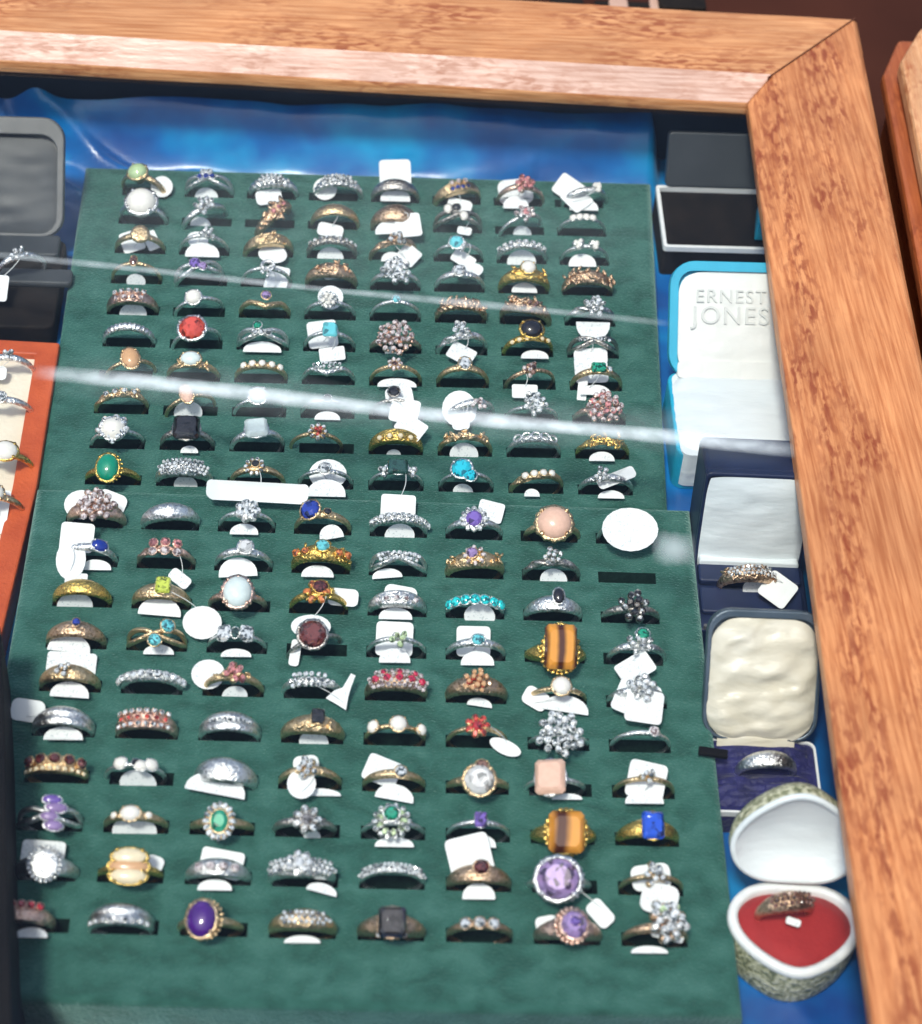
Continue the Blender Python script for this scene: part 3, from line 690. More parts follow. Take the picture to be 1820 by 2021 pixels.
U(5, 3, 'gold chevron ring, mauve stone', 'g', 'chevron', [('gem', 'lilac', 1.7, 1.7, 0, 1)], [])
U(5, 4, 'silver ring, round white disc', 's', 'thin', [('halo', 'white', 14, 3.4, 3.4, .7, 1), ('clus', 'pearl', 8, 2.6, 1)], [('r', 0, -34, 50, 48, 0, 7)])
U(5, 5, 'fine silver ring, tiny aqua stone', 's', 'thin', [('gem', 'aqua', 1.4, 1.6, 0, 0)], [])
U(5, 6, 'broad bronze gold rope ring', 'b', 'rope', [('lump', 0, 24, 120, 5, 1.0)], [])
U(5, 7, 'gold brown leafy cluster ring', 'b', 'dome', [('lump', 0, 18, 90, 6, 1.2), ('clus', 'brown', 5, 3, 1.1, -2, 12)], [], yaw=-12)
U(5, 8, 'twisted crystal ring, shield tag', 's', 'twist', [('clus', 'white', 12, 3.8, 1.2)], [('h', 0, 30, 66, 30, 180, 5)])
U(6, 1, 'plain grey ridged silver band', 's', 'ridge', [], [])
U(6, 2, 'silver ring, large orange red stone', 's', 'thin', [('gem', 'scarlet', 4.6, 4.6, -8, 0)], [], yaw=18)
U(6, 3, 'silver bypass ring, green and white stones', 's', 'split', [('gem', 'emerald', 1.5, 1.5, -8, 2), ('row', 'white', 3, 1.3, 28, -1)], [('h', 0, 12, 74, 20, 0, 3)])
U(6, 4, 'aqua stone ring, square white tag', 's', 'thin', [('rect', 'aqua', 2.4, 2.8, 2, 0)], [('s', -14, -26, 58, 52, 8, 2), ('s', 6, 16, 50, 26, 8, 4)])
U(6, 5, 'large pinkish brown pave disc ring', 'r', 'med', [('clus', 'palepink', 26, 6.2, 1.2), ('scallop', 0, 22, 7, 6.4, .7)], [('i', .5, -2)], lean=22)
U(6, 6, 'crystal twist ring, tag in front', 's', 'twist', [('clus', 'white', 8, 3, 1.2, 2)], [('s', -2, 10, 52, 36, -30, 5)], yaw=10)
U(6, 7, 'large black stone, gold beads', 'y', 'med', [('cab', 'black', 4, 3.6, 4, 2.4), ('row', 'cream', 6, 1.0, 80, -1.5)], [('h', 12, 14, 54, 16, 0, 4)], yaw=6)
U(6, 8, 'silver grey bypass ring over tag', 'd', 'split', [('pave', 'white', 70, 1, .8)], [('q', -8, 10, 66, 34, 4, 4)])
U(7, 1, 'small orange cameo oval ring', 'g', 'thin', [('cab', 'tan', 3.0, 4.0, 0, 0)], [], yaw=14, dx=2)
U(7, 2, 'gold ring, white opal stones', 'g', 'med', [('cab', 'opal', 3.4, 2.6, -4, 1), ('lump', 0, 10, 70, 4, .9)], [])
U(7, 3, 'dark gold ring, five pale stones', 'g', 'med', [('row', 'pearl', 5, 1.4, 80)], [])
U(7, 4, 'pointed white wishbone ring', 's', 'chevron', [('pave', 'white', 70, 2, .8)], [])
U(7, 5, 'little brown flower ring, white tag', 'g', 'thin', [('halo', 'palepink', 7, 2.2, 2.2, 1.0), ('gem', 'brown', 1, 1)], [('h', 2, 12, 76, 18, 0, 3)])
U(7, 6, 'gold shouldered white solitaire ring', 'g', 'med', [('gem', 'white', 2.2, 2.6, 0, 0, 1.6)], [])
U(7, 7, 'small brown cluster, tag below', 'b', 'thin', [('clus', 'brown', 5, 2.4, 1.1), ('clus', 'palepink', 4, 2.6, 1.0, -1, -8)], [('s', -12, 16, 50, 28, 0, 4)], yaw=10)
U(7, 8, 'emerald ring, tall square white tag', 'g', 'med', [('rect', 'emerald', 2.4, 1.9, 2, 0), ('gem', 'white', 1.1, 1.1, 24, 0)], [('s', -8, -32, 66, 50, 4, 2), ('s', -28, 0, 18, 60, -6, 3), ('h', -4, 16, 60, 18, 0, 4)])
U(8, 1, 'leafy gold twist ring, pale stones', 'g', 'twist', [('row', 'white', 4, 1.2, 56), ('lump', 0, 10, 80, 5, 1.0)], [], yaw=8)
U(8, 2, 'tall pale marquise ring, inner tag', 'g', 'thin', [('gem', 'peach', 2.2, 3.6, -4, 0, 1.6)], [I], yaw=20)
U(8, 3, 'slim silver ring, round milky stone', 's', 'thin', [('cab', 'opal', 3.2, 3.2, -6, 0)], [], yaw=10)
U(8, 4, 'thin silver ring, tiny dark stone', 's', 'thin', [('gem', 'black', 1.4, 1.4, -4, 0)], [('h', 0, 12, 50, 14, 0, 3)])
U(8, 5, 'dark stone ring, stacked white tags', 'd', 'thin', [('gem', 'black', 2, 2, -6, 3)], [('q', 6, -34, 54, 44, 10, 7), ('s', 16, -6, 56, 48, -12, 8), ('s', 28, 26, 56, 40, -35, 9)])
U(8, 6, 'pinkish stone ring, large round tag', 's', 'med', [('clus', 'palepink', 6, 2.4, 1.1, -2, 14)], [('r', -10, -14, 68, 70, 0, 6), ('q', -8, 14, 34, 30, 0, 6)], yaw=14, dx=2)
U(8, 7, 'tall white crystal square ring', 's', 'thin', [('clus', 'white', 16, 4.0, 1.2, 1)], [], lean=20)
U(8, 8, 'large round pink crystal cluster ring', 'r', 'med', [('clus', 'pink', 14, 5.4, 1.4), ('clus', 'palepink', 22, 6.0, 1.2)], [], lean=20)
U(9, 1, 'white shell shaped crystal ring', 's', 'thin', [('clus', 'white', 18, 5.0, 1.4, 0, -8), ('cab', 'pearl', 4, 4, -8, 0)], [], yaw=6)
U(9, 2, 'black square stone ring', 'd', 'med', [('rect', 'black', 4.2, 4.2, 2, 0)], [('h', 6, 16, 34, 12, 0, 3)])
U(9, 3, 'silver ring, square white stone', 's', 'med', [('rect', 'opal', 3.6, 3.4, -2, 0)], [], yaw=8)
U(9, 4, 'small red and white flower ring', 'g', 'thin', [('halo', 'white', 8, 3.0, 3.0, 1.0), ('clus', 'scarlet', 4, 1.6, 1.0)], [], dx=-4)
U(9, 5, 'yellow gold band, white tag above', 'y', 'multi', [('row', 'cream', 4, 1.1, 60, -1.5)], [('i', .5, 0)])
U(9, 6, 'tan gold knot band, tag inside', 'g', 'twist', [('lump', 0, 16, 100, 4, 1.1)], [I])
U(9, 7, 'open loop silver crown ring', 's', 'med', [('loops', 0, 5, 1.7, .45, 74)], [])
U(9, 8, 'yellow gold knot ring', 'y', 'twist', [('lump', 0, 20, 70, 6, 1.1)], [('h', -4, 12, 50, 16, 0, 4)])
U(10, 1, 'gold ring, oval green cabochon', 'y', 'med', [('cab', 'emerald', 3.6, 4.6, -4, 0), ('scallop', 0, 20, 4.6, 5.7, .6)], [], lean=20)
U(10, 2, 'silver pave leaf band, tag inside', 's', 'dome', [('pave', 'white', 100, 4, .8)], [('i', .8, 1)])
U(10, 3, 'gold horseshoe ring, long paper strip', 'g', 'med', [('halo', 'white', 10, 3.2, 3.2, .9), ('gem', 'black', 1.3, 1.3, 2, 1)], [('q', 10, 30, 192, 40, -2, 11)], dx=1)
U(10, 4, 'silver solitaire ring, round white tags', 's', 'thin', [('gem', 'white', 2, 2, 0, 0)], [('r', 4, -20, 74, 56, 0, 3), ('h', 2, 16, 74, 30, 0, 5)])
U(10, 5, 'dark green stone, white side stones', 's', 'thin', [('rect', 'dgreen', 3.2, 2.6, 0, 1), ('clus', 'white', 4, 1.8, 1.1, 0, -28), ('clus', 'white', 4, 1.8, 1.1, 0, 28)], [('s', 2, 44, 66, 50, -2, 11)])
U(10, 6, 'bright cyan round stone ring', 's', 'thin', [('gem', 'cyan', 3.4, 3.4, -10, 1), ('gem', 'cyan', 2.2, 2.2, 6, -2)], [('i', .7, -2)])
U(10, 7, 'gold twist ring, pearl row', 'g', 'twist', [('row', 'pearl', 4, 1.4, 54)], [('h', -10, 16, 30, 14, 0, 3)], yaw=8)
U(10, 8, 'silver ring, long slanting pearl bar', 's', 'med', [('clus', 'white', 8, 3, 1.0, 0, -16)], [('q', 16, -22, 80, 24, 24, 8), ('h', 8, 16, 52, 14, 0, 3)])

D_(1, 1, 'pink pave ring, round white tag', 'r', 'dome', [('clus', 'palepink', 22, 5.6, 1.3)], [('r', -28, -34, 66, 60, 0, 3), ('q', 30, -38, 60, 44, -20, 2)], lean=16, dx=1)
D_(1, 2, 'plain silver marquise band', 's', 'dome', [], [], yaw=6)
D_(1, 3, 'white crystal flower ring', 's', 'thin', [('halo', 'white', 7, 3.2, 3.2, 1.7), ('gem', 'white', 1.5, 1.5)], [('h', -4, 12, 56, 20, 0, 3)])
D_(1, 4, 'deep blue stone ring, triangular tag', 'g', 'med', [('gem', 'blue', 3.2, 3.4, -22, 1), ('gem', 'black', 1.2, 1.2, 10, 0)], [('h', 16, 12, 48, 26, 12, 4)])
D_(1, 5, 'ridged silver eternity ring, tag inside', 's', 'ridge', [('row', 'white', 11, 1.1, 130)], [I])
D_(1, 6, 'violet stone, white halo, square tag', 's', 'med', [('gem', 'purple', 2.6, 2.8), ('halo', 'white', 12, 4.2, 4.2, 1.1)], [('s', 34, -46, 52, 42, -14, 3)])
D_(1, 7, 'gold ring, large domed pearl', 'g', 'med', [('cab', 'peach', 5.4, 5.4, 0, 0, 1), ('scallop', 0, 12, 6.6, 6.6, 1.2)], [], lean=20, dx=1)
D_(1, 8, 'large oval white pave plaque ring', 's', 'thin', [], [('r', 2, -20, 112, 84, 0, 12, )])
D_(2, 1, 'blue stone ring, square and oval tags', 's', 'med', [('cab', 'blue', 2.6, 2.0, 28, 0)], [('s', -24, -46, 66, 56, -4, 5), ('r', -28, -4, 58, 80, 0, 8), ('h', 18, 14, 60, 18, 0, 3)])
D_(2, 2, 'pink stones ring, small white tag', 'r', 'twist', [('row', 'pink', 3, 1.7, 44, 2), ('row', 'palepink', 3, 1.6, 44, -1.5)], [('q', 32, 28, 46, 24, -38, 5)])
D_(2, 3, 'silver solitaire ring, triangular tag', 's', 'med', [('gem', 'white', 2.4, 2.4, 0, 0, 1.8)], [('h', -10, 10, 76, 34, 4, 4)])
D_(2, 4, 'orange gold ring, central aqua stone', 'y', 'dome', [('gem', 'aqua', 2.2, 2.0, 0, 1), ('row', 'orange', 2, 1.6, 92), ('row', 'orange', 2, 1.5, 56, -.5), ('lump', 0, 16, 120, 6, .9)], [('h', -6, 12, 64, 20, 0, 4)])
D_(2, 5, 'silver crystal row bypass ring', 's', 'split', [('pave', 'white', 100, 2, .95)], [('h', -22, 12, 60, 16, 6, 3)])
D_(2, 6, 'broad gold ring, pink flower centre', 'g', 'dome', [('gem', 'lilac', 1.8, 1.8, -4, 1), ('halo', 'palepink', 8, 3.2, 3.2, 1.0), ('lump', 0, 18, 110, 6, .9)], [], yaw=4)
D_(2, 7, 'dark silver crown ring, tag inside', 'd', 'twist', [('clus', 'white', 9, 3, 1.0, 1)], [('i', .9, 0)])
D_(3, 1, 'green gold band, folded tag above', 'y', 'wide', [], [('s', -14, -40, 44, 32, -3, 5), ('i', 1.15, -2)])
D_(3, 2, 'gold band, lime green stone', 'g', 'wide', [('rect', 'ygreen', 2.2, 2.6, 6, 1, 1.4)], [('h', 0, 12, 84, 30, -4, 4), ('r', 86, 32, 76, 62, 0, 7)])
D_(3, 3, 'rose gold ring, large white opal', 'r', 'med', [('cab', 'opal', 4.3, 5.0, 0, 0), ('scallop', 0, 20, 5.6, 6.2, .8)], [], lean=20, dx=-1)
D_(3, 4, 'golden flower, garnet centre, two tags', 'y', 'med', [('halo', 'orange', 6, 3.4, 3.4, 1.5), ('gem', 'garnet', 2.4, 2.2, 6, 2), ('lump', 0, 12, 60, 7, 1.0)], [('q', 48, -24, 60, 34, -4, 5), ('r', -14, 32, 78, 46, 0, 7)])
D_(3, 5, 'pinkish silver ring, domed white tag', 's', 'multi', [('row', 'palepink', 5, 1.0, 70, -1)], [('q', 6, -30, 66, 40, -10, 3), ('h', -4, 12, 66, 22, 0, 4)])
D_(3, 6, 'bright turquoise half eternity ring', 's', 'thin', [('row', 'turq', 7, 1.9, 112)], [('i', 1.0, 2)])
D_(3, 7, 'silver ring, dark peaked top', 's', 'wide', [('cab', 'black', 1.8, 2.6, 4, 2)], [])
D_(3, 8, 'black and silver marcasite cluster ring', 'd', 'med', [('clus', 'white', 12, 4.6, 1.2), ('clus', 'black', 12, 4.8, 1.4)], [], lean=18)
D_(4, 1, 'broad gold ring, tiny blue stone', 'b', 'wide', [('gem', 'blue', 1.2, 1.4, 2, 1, 1.6)], [('h', -10, 6, 84, 30, -6, 4)])
D_(4, 2, 'crossed silver ring, two aqua stones', 'g', 'split', [('gem', 'aqua', 2.1, 2.1, 24, 2.4), ('gem', 'aqua', 2.0, 2.0, 4, -3.4)], [('h', 6, 14, 60, 16, 0, 3)])
D_(4, 3, 'square white stones, dark centre', 's', 'thin', [('gem', 'dgreen', 1.2, 1.8, 0, 0), ('rect', 'white', 2.0, 2.4, -20, 0), ('rect', 'white', 2.0, 2.4, 20, 0)], [('h', 0, 16, 60, 14, 0, 3)])
D_(4, 4, 'dark smoky stone ring turned sideways', 'd', 'thin', [('gem', 'garnet', 4.2, 4.4, -8, 1), ('loops', 0, 1, 2.6, .5, 0)], [('q', -42, 4, 20, 50, -8, 4)], yaw=22, dx=-1)
D_(4, 5, 'pale green stone ring, square tag', 's', 'thin', [('clus', 'pgreen', 5, 2.6, 1.2, -1, 6)], [('s', -4, -26, 74, 66, -2, 2), ('h', -4, 12, 62, 24, 0, 4)])
D_(4, 6, 'pale aqua stone ring, square tag', 's', 'med', [('gem', 'aqua', 2.0, 1.8, 0, 0)], [('s', -4, -26, 68, 58, 0, 2), ('h', 2, 12, 66, 24, 0, 4)])
D_(4, 7, 'large rectangular tiger eye, gold mount', 'y', 'dome', [('rect', 'tiger', 4.7, 6.5, 0, 1.6, 1.4), ('scallop', 0, 26, 6.8, 7.6, .9), ('lump', 0, 16, 80, 9, 1.1)], [], lean=28)
D_(4, 8, 'emerald and crystal ring, rhombus tag', 's', 'med', [('gem', 'emerald', 2.0, 2.0, 4, 3, 1.8), ('clus', 'white', 10, 3.6, 1.1)], [('s', -4, 14, 74, 46, 32, 6)], dx=1)
D_(5, 1, 'bow ring, broad tag behind', 'g', 'wide', [('clus', 'white', 5, 2.2, 1.1)], [('s', -2, -40, 98, 50, -3, 2), ('h', 4, 12, 76, 26, -3, 4)])
D_(5, 2, 'thick white eternity ring', 's', 'ridge', [('row', 'white', 11, 1.5, 140)], [])
D_(5, 3, 'gold ring, pink stones, round tag', 'g', 'med', [('clus', 'pink', 7, 3.2, 1.4), ('lump', 0, 8, 80, 3, .8)], [('r', -50, -32, 66, 58, 0, 5), ('i', .8, 0)])
D_(5, 4, 'silver pave row, fishtail tag', 's', 'med', [('pave', 'white', 90, 3, 1.0)], [('f', 54, -4, 66, 66, 12, 6)], dx=-1)
D_(5, 5, 'boat shaped ruby cluster ring', 'b', 'dome', [('row', 'ruby', 5, 1.5, 76), ('pave', 'palepink', 110, 4, .9), ('row', 'ruby', 3, 1.1, 50, 2.2)], [])
D_(5, 6, 'gold ring, orange red cluster', 'b', 'dome', [('clus', 'scarlet', 6, 2.6, 1.2), ('clus', 'tan', 14, 4, 1.0)], [('h', 6, 14, 50, 14, -8, 3)])
D_(5, 7, 'single pearl ring, pointed white tags', 'g', 'thin', [('cab', 'pearl', 2.8, 2.8, 0, 0, 1.4)], [('q', -44, -4, 52, 36, -30, 4), ('h', 16, 12, 92, 28, -8, 4)])
D_(5, 8, 'crystal ring, large crumpled square tag', 's', 'med', [('clus', 'white', 12, 4, 1.4)], [('s', -6, -12, 84, 76, -24, 7), ('s', 6, 2, 74, 62, -8, 9)])
D_(6, 1, 'double silver band, white tag', 's', 'triple', [], [('q', -72, -38, 66, 42, -8, 4), ('h', 4, 10, 76, 22, 0, 4)])
D_(6, 2, 'red and white triple row band', 'r', 'triple', [('row', 'scarlet', 6, .9, 80, 0), ('row', 'white', 8, .9, 90, 2.4), ('row', 'white', 8, .9, 90, -2.4)], [])
D_(6, 3, 'broad polished silver double band', 's', 'triple', [('pave', 'white', 80, 1, .8)], [])
D_(6, 4, 'gold pyramid ring, black stone', 'g', 'dome', [('rect', 'black', 1.9, 2.2, 4, 1.4), ('lump', 0, 8, 60, 4, 1.2)], [('i', .9, 0)])
D_(6, 5, 'slim ring, three spaced pearls', 'g', 'thin', [('cab', 'pearl', 2.4, 2.4, 0, 0), ('cab', 'pearl', 1.9, 1.9, -46, 0), ('cab', 'pearl', 1.7, 1.7, 46, 0)], [])
D_(6, 6, 'red flower ring, white oval tag', 'g', 'thin', [('halo', 'scarlet', 7, 3.0, 3.0, 1.4), ('gem', 'red', 1.6, 1.6)], [('r', 54, 6, 66, 28, -24, 4)])
D_(6, 7, 'large icy white crystal oval', 's', 'thin', [('clus', 'white', 28, 6.6, 1.4)], [], lean=20)
D_(6, 8, 'fine silver ring, tiny pink solitaire', 's', 'thin', [('gem', 'palepink', 1.5, 1.5, 18, 0)], [])
D_(7, 1, 'gold ring, row of garnets', 'g', 'wide', [('row', 'garnet', 5, 1.9, 96, 1.2), ('row', 'cream', 10, .8, 110, -2.0)], [])
D_(7, 2, 'pale three stone ring, dark centre', 's', 'thin', [('cab', 'pearl', 2.0, 1.8, -26, 0), ('cab', 'pearl', 2.0, 1.8, 26, 0), ('gem', 'black', 1.2, 1.2, 0, 0), ('cab', 'pearl', 1.8, 1.6, 8, -1)], [('i', 1.1, 0)], dx=-2)
D_(7, 3, 'swooping silver leaf ring, tag', 's', 'xwide', [], [('h', -16, 8, 118, 34, -10, 5)], yaw=-6)
D_(7, 4, 'white crystal ring, stacked round tags', 'g', 'med', [('clus', 'white', 8, 3, 1.2)], [('q', -8, -36, 50, 40, 6, 7), ('r', -16, -6, 56, 56, 0, 8), ('h', 16, 20, 90, 12, 0, 3)])
D_(7, 5, 'gold ring, tilted square tag', 'g', 'med', [('gem', 'white', 1.8, 1.8, 12, 0)], [('s', -24, -30, 70, 52, -22, 5), ('h', 2, 16, 76, 26, -10, 4)])
D_(7, 6, 'large clear crystal, smoky top stone', 'g', 'med', [('gem', 'white', 4.4, 4.4, 0, -.5, 1.2), ('gem', 'brown', 2.0, 1.8, 4, 4.4, .8)], [], lean=18)
D_(7, 7, 'slim ring, square peach stone', 's', 'thin', [('rect', 'peach', 4.2, 5.0, -12, 0)], [('h', 10, 16, 60, 10, 0, 3)], dx=-2)
D_(7, 8, 'gold ring, large tilted square tag', 'g', 'thin', [('clus', 'white', 5, 2, 1)], [('s', 2, -26, 76, 70, -12, 6), ('h', -4, 14, 76, 22, 0, 4)])
D_(8, 1, 'silver bypass ring, lilac stones', 's', 'split', [('cab', 'purple', 2.6, 1.4, 4, 4), ('cab', 'lilac', 3.0, 1.5, 12, 1.4), ('cab', 'lilac', 2.4, 1.4, 2, -1.6), ('cab', 'lilac', 2.6, 1.5, 10, -4.6)], [], lean=18)
D_(8, 2, 'pyramid pearl ring, tag inside', 'g', 'med', [('cab', 'pearl', 2.8, 2.2, 0, 0), ('row', 'pearl', 4, 1.2, 60)], [('i', 1.3, 0)])
D_(8, 3, 'oval emerald ring, white halo', 'g', 'med', [('gem', 'emerald', 2.5, 3.2, 0, 0), ('halo', 'white', 16, 4.2, 5.2, 1.2)], [], lean=20)
D_(8, 4, 'grey floral filigree crystal ring', 'd', 'med', [('halo', 'white', 7, 3.4, 3.4, 1.5), ('gem', 'grey', 1.7, 1.7), ('lump', 0, 10, 60, 7, 1.1)], [('i', .5, 2)], lean=16, dx=-1)
D_(8, 5, 'tiered emerald and white starburst ring', 's', 'thin', [('gem', 'emerald', 2.2, 2.2, 0, 2, 2), ('halo', 'pgreen', 9, 4.0, 4.0, 1.2), ('halo', 'white', 14, 5.6, 5.4, 1.0, 0)], [('h', 2, 18, 76, 16, 0, 4)], lean=18)
D_(8, 6, 'thin ring, small violet stone', 's', 'thin', [('rect', 'purple', 1.7, 2.2, 4, 0)], [('h', 8, 14, 50, 20, 0, 4)])
D_(8, 7, 'large domed tiger eye, gold mount', 'y', 'dome', [('rect', 'tigerhalf', 4.8, 5.6, 0, 0, 1.4), ('scallop', 0, 24, 6.8, 7.2, 1.1)], [], lean=24)
D_(8, 8, 'gold ring, deep blue barrel stone', 'y', 'wide', [('rect', 'royal', 3.0, 3.9, 4, 0, 1.2)], [], lean=14)
D_(9, 1, 'silver oval shield ring, square tag', 's', 'wide', [('plate', 0, 4.6, 5.0, .8), ('scallop', 0, 22, 5.2, 5.6, .8)], [('s', -2, -30, 84, 62, -3, 2)], lean=20, dx=1)
D_(9, 2, 'cream and orange shell ring', 'y', 'med', [('cab', 'cream', 4.7, 2.5, 0, 3, .6), ('cab', 'tan', 5.3, 2.4, 0, 0, .4), ('cab', 'cream', 4.9, 2.4, 0, -3, .6)], [('q', 44, -22, 36, 34, -20, 2)], lean=20)
D_(9, 3, 'pink stone row, square tag behind', 's', 'wide', [('row', 'palepink', 4, 1.6, 60)], [('s', 6, -28, 84, 52, -10, 3), ('h', -4, 14, 66, 18, 0, 4)])
D_(9, 4, 'silver flower ring, crystal shoulders', 's', 'dome', [('halo', 'white', 7, 3.2, 3.2, 1.4), ('gem', 'white', 1.6, 1.6), ('pave', 'white', 120, 3, .9)], [('h', 34, 16, 60, 16, -14, 4)], dx=-1)
D_(9, 5, 'narrow silver pave half eternity band', 's', 'med', [('pave', 'white', 150, 3, .62)], [])
D_(9, 6, 'garnet gold ring, tall square tag', 'b', 'wide', [('gem', 'garnet', 2.2, 2.0, 4, 1.4)], [('s', -18, -54, 86, 78, 14, 5), ('h', -2, 14, 64, 26, 0, 4)])
D_(9, 7, 'very large round amethyst ring', 's', 'med', [('gem', 'lilac', 6.0, 5.8, -4, 0, 2.4), ('scallop', 0, 24, 7.2, 7.0, .8), ('gem', 'violet', 1.6, 2.2, -4, 1, 5.2)], [('q', 62, 38, 56, 34, -48, 5)], lean=24, dx=-2)
D_(9, 8, 'gold ring, crumpled white tag stack', 'g', 'thin', [('clus', 'white', 8, 3, 1.2)], [('q', -2, -26, 78, 48, 8, 5), ('q', 8, 8, 72, 56, -14, 7)])
D_(10, 1, 'dark red banded ring, tag below', 'r', 'wide', [('row', 'red', 5, 1.3, 60, 2.0)], [('h', -2, 14, 62, 16, 0, 4)], dx=-4)
D_(10, 2, 'wide silver and gold triple band', 's', 'triple', [('row', 'white', 9, .8, 100, -2.4)], [], dx=-1)
D_(10, 3, 'gold ring, oval purple amethyst', 'g', 'med', [('cab', 'violet', 4.0, 5.0, -6, 0), ('scallop', 0, 22, 5.1, 6.1, .7)], [], lean=18, dx=-1)
D_(10, 4, 'gold pave ring, pale tag inside', 'g', 'dome', [('pave', 'white', 80, 3, .8)], [('h', 0, 16, 70, 12, 0, 3)])
D_(10, 5, 'antique gold ring, square black stone', 'b', 'dome', [('rect', 'black', 3.7, 4.0, 0, 0, 1.0), ('scallop', 0, 16, 4.8, 5.0, .8), ('row', 'white', 3, .9, 36, -3.6)], [], lean=16)
D_(10, 6, 'gold ring, three white stones', 'b', 'med', [('row', 'white', 3, 1.9, 46)], [])
D_(10, 7, 'lacy gold ring, pale purple stone', 'r', 'dome', [('gem', 'lilac', 3.6, 3.8, 2, 0, 1.6), ('scallop', 0, 20, 5.2, 5.4, 1.0), ('gem', 'purple', 1.4, 1.4, 2, .5, 4)], [('q', -40, -24, 44, 36, 10, 3)], lean=18)
D_(10, 8, 'gold ring, big icy crystal heap', 'b', 'med', [('clus', 'white', 16, 5.4, 1.7, 1.5, 14), ('clus', 'pgreen', 4, 4, 1.4, 3, 16)], [('s', 24, -28, 64, 46, -14, 6), ('h', -16, 18, 72, 12, 0, 4)])

# ------------------------------------------------------------------ little presentation boxes
def shell(mb, out, inn, d, t, Mx, mi=0):
    n = len(out)
    L = [[(p[0], p[1], 0) for p in out], [(p[0], p[1], d*.85) for p in out]]
    mid = [((a[0]*.93+b[0]*.07), (a[1]*.93+b[1]*.07)) for a, b in zip(out, inn)]
    L += [[(p[0], p[1], d) for p in mid], [(p[0], p[1], d) for p in inn], [(p[0], p[1], t) for p in inn]]
    mb.loft(L, Mx, mi, False, True, True)
def puff(w_, h_, r, hgt, amp=.6, n=26, seed=0, p=4):
    L = []
    for j in range(n+1):
        v = -1+2*j/n; row = []
        for i in range(n+1):
            u = -1+2*i/n
            cx = w_/2*u*(1-(r/w_)*abs(v)**6*.9); cy = h_/2*v*(1-(r/h_)*abs(u)**6*.9)
            z = hgt*(1-abs(u)**p)*(1-abs(v)**p)+amp*noise.noise(Vector((u*2.2+seed, v*3.5, seed)))*(1-abs(u)**8)*(1-abs(v)**8)
            z += amp*.8*max(0, noise.noise(Vector((u*1.2+v*2+seed, v*5-u*2, seed+4))))
            row.append((cx, cy, z))
        L.append(row)
    return L
def setm(o, Mx): o.matrix_local = Matrix.Translation(Mx.translation*S) @ Mx.to_3x3().to_4x4(); return o
def text_mesh(s_, size, mt, parent, Mx, depth=.15):
    cu_ = bpy.data.curves.new('t', 'FONT'); cu_.body = s_; cu_.size = size*S; cu_.align_x = 'CENTER'; cu_.extrude = depth*S; cu_.space_character = 1.15
    t = bpy.data.objects.new('t', cu_); scene.collection.objects.link(t)
    me = bpy.data.meshes.new_from_object(t.evaluated_get(bpy.context.evaluated_depsgraph_get()))
    bpy.data.objects.remove(t); me.materials.clear(); me.materials.append(mt)
    o = bpy.data.objects.new('lettering', me); scene.collection.objects.link(o); o.parent = parent; return setm(o, Mx)
def local(P, root): return Vector(P)-root.location/S

# 1. cyan box with ivory lined lid
b = at(1425, 735, 22); bx = empty('ring_box', (b.x, b.y, 1), label='cyan ring box with open ivory lid embossed JONES, by the right rail', cat='ring box')
LM = T(6, 0, 19) @ RX(math.radians(42))
q = MB(); shell(q, rrect(56, 47, 10, 6, 0, 22), rrect(49, 41, 6, 6, 0, 21), 4, 1.2, LM); lid = q.build('lid', M['cyan'], bx)
q = MB(); q.loft(puff(49, 42, 6, 1.6, .3), LM @ T(0, 20.5, 2.6), 0, True, closed=False); q.prism(rrect(49, 7, 2), 2.2, 5.2, LM @ T(0, 2, 0)); q.build('lining', M['ivory'], lid)
emb = mat('emboss_grey', (.60, .62, .60), .5)
text_mesh('ERNEST', 7.5, emb, lid, LM @ T(-3.5, 29, 4.6), .25); text_mesh('JONES', 10, emb, lid, LM @ T(-3.5, 20.5, 4.7), .25)
q = MB(); q.prism(rrect(54, 46, 5), 0, 20, T(5, -22, 0)); q.build('base', M['cyan'], bx, bevel=1)
q = MB(); q.prism(rrect(53, 45.4, 4), 3, 20.4, T(6, -22.9, 0)); q.loft(puff(53, 45, 5, 3, .8, 34, seed=3, p=8), T(5, -22, 19.4), 0, True, closed=False); q.build('pad', M['whitesatin'], bx)
# 2. black box with white rim, grey lid behind
b = at(1400, 372, 16); bx = empty('jewellery_box', (b.x, b.y, 1), label='open black box with thin white rim and grey lid in the back corner', cat='jewellery box')
q = MB(); q.prism(rrect(49, 40, 2), 0, 14, T(.5, -21, 0)); q.build('base', M['blackcard'], bx, bevel=.5)
q = MB(); o4, i4 = rrect(49, 41, 1.5), rrect(46, 38, 1); q.loft([[(p[0], p[1], 14) for p in o4], [(p[0], p[1], 16.5) for p in o4], [(p[0], p[1], 16.5) for p in i4], [(p[0], p[1], 14.2) for p in i4]], T(.5, -21, 0), 0, False)
q.build('rim', M['whitetrim'], bx)
q = MB(); q.prism(rrect(46, 24, 2), 0, 5, T(3, 2, 15) @ RX(math.radians(62)) @ T(0, 12, 0)); q.build('lid', M['greycard'], bx, bevel=.6)
# sliver of a blue card with pale edge beside it
b = at(1485, 470, 8); q = MB(); q.prism([(-4, -14), (8, -14), (8, 16), (3, 14), (-1, 4)], 0, 10)
o = q.build('blue_box', M['cyan'], bevel=.6); o.location = Vector((b.x+2, b.y+2, 17))*S; tag(o, 'blue rounded box half hidden under the right rail beside the black box', 'box')
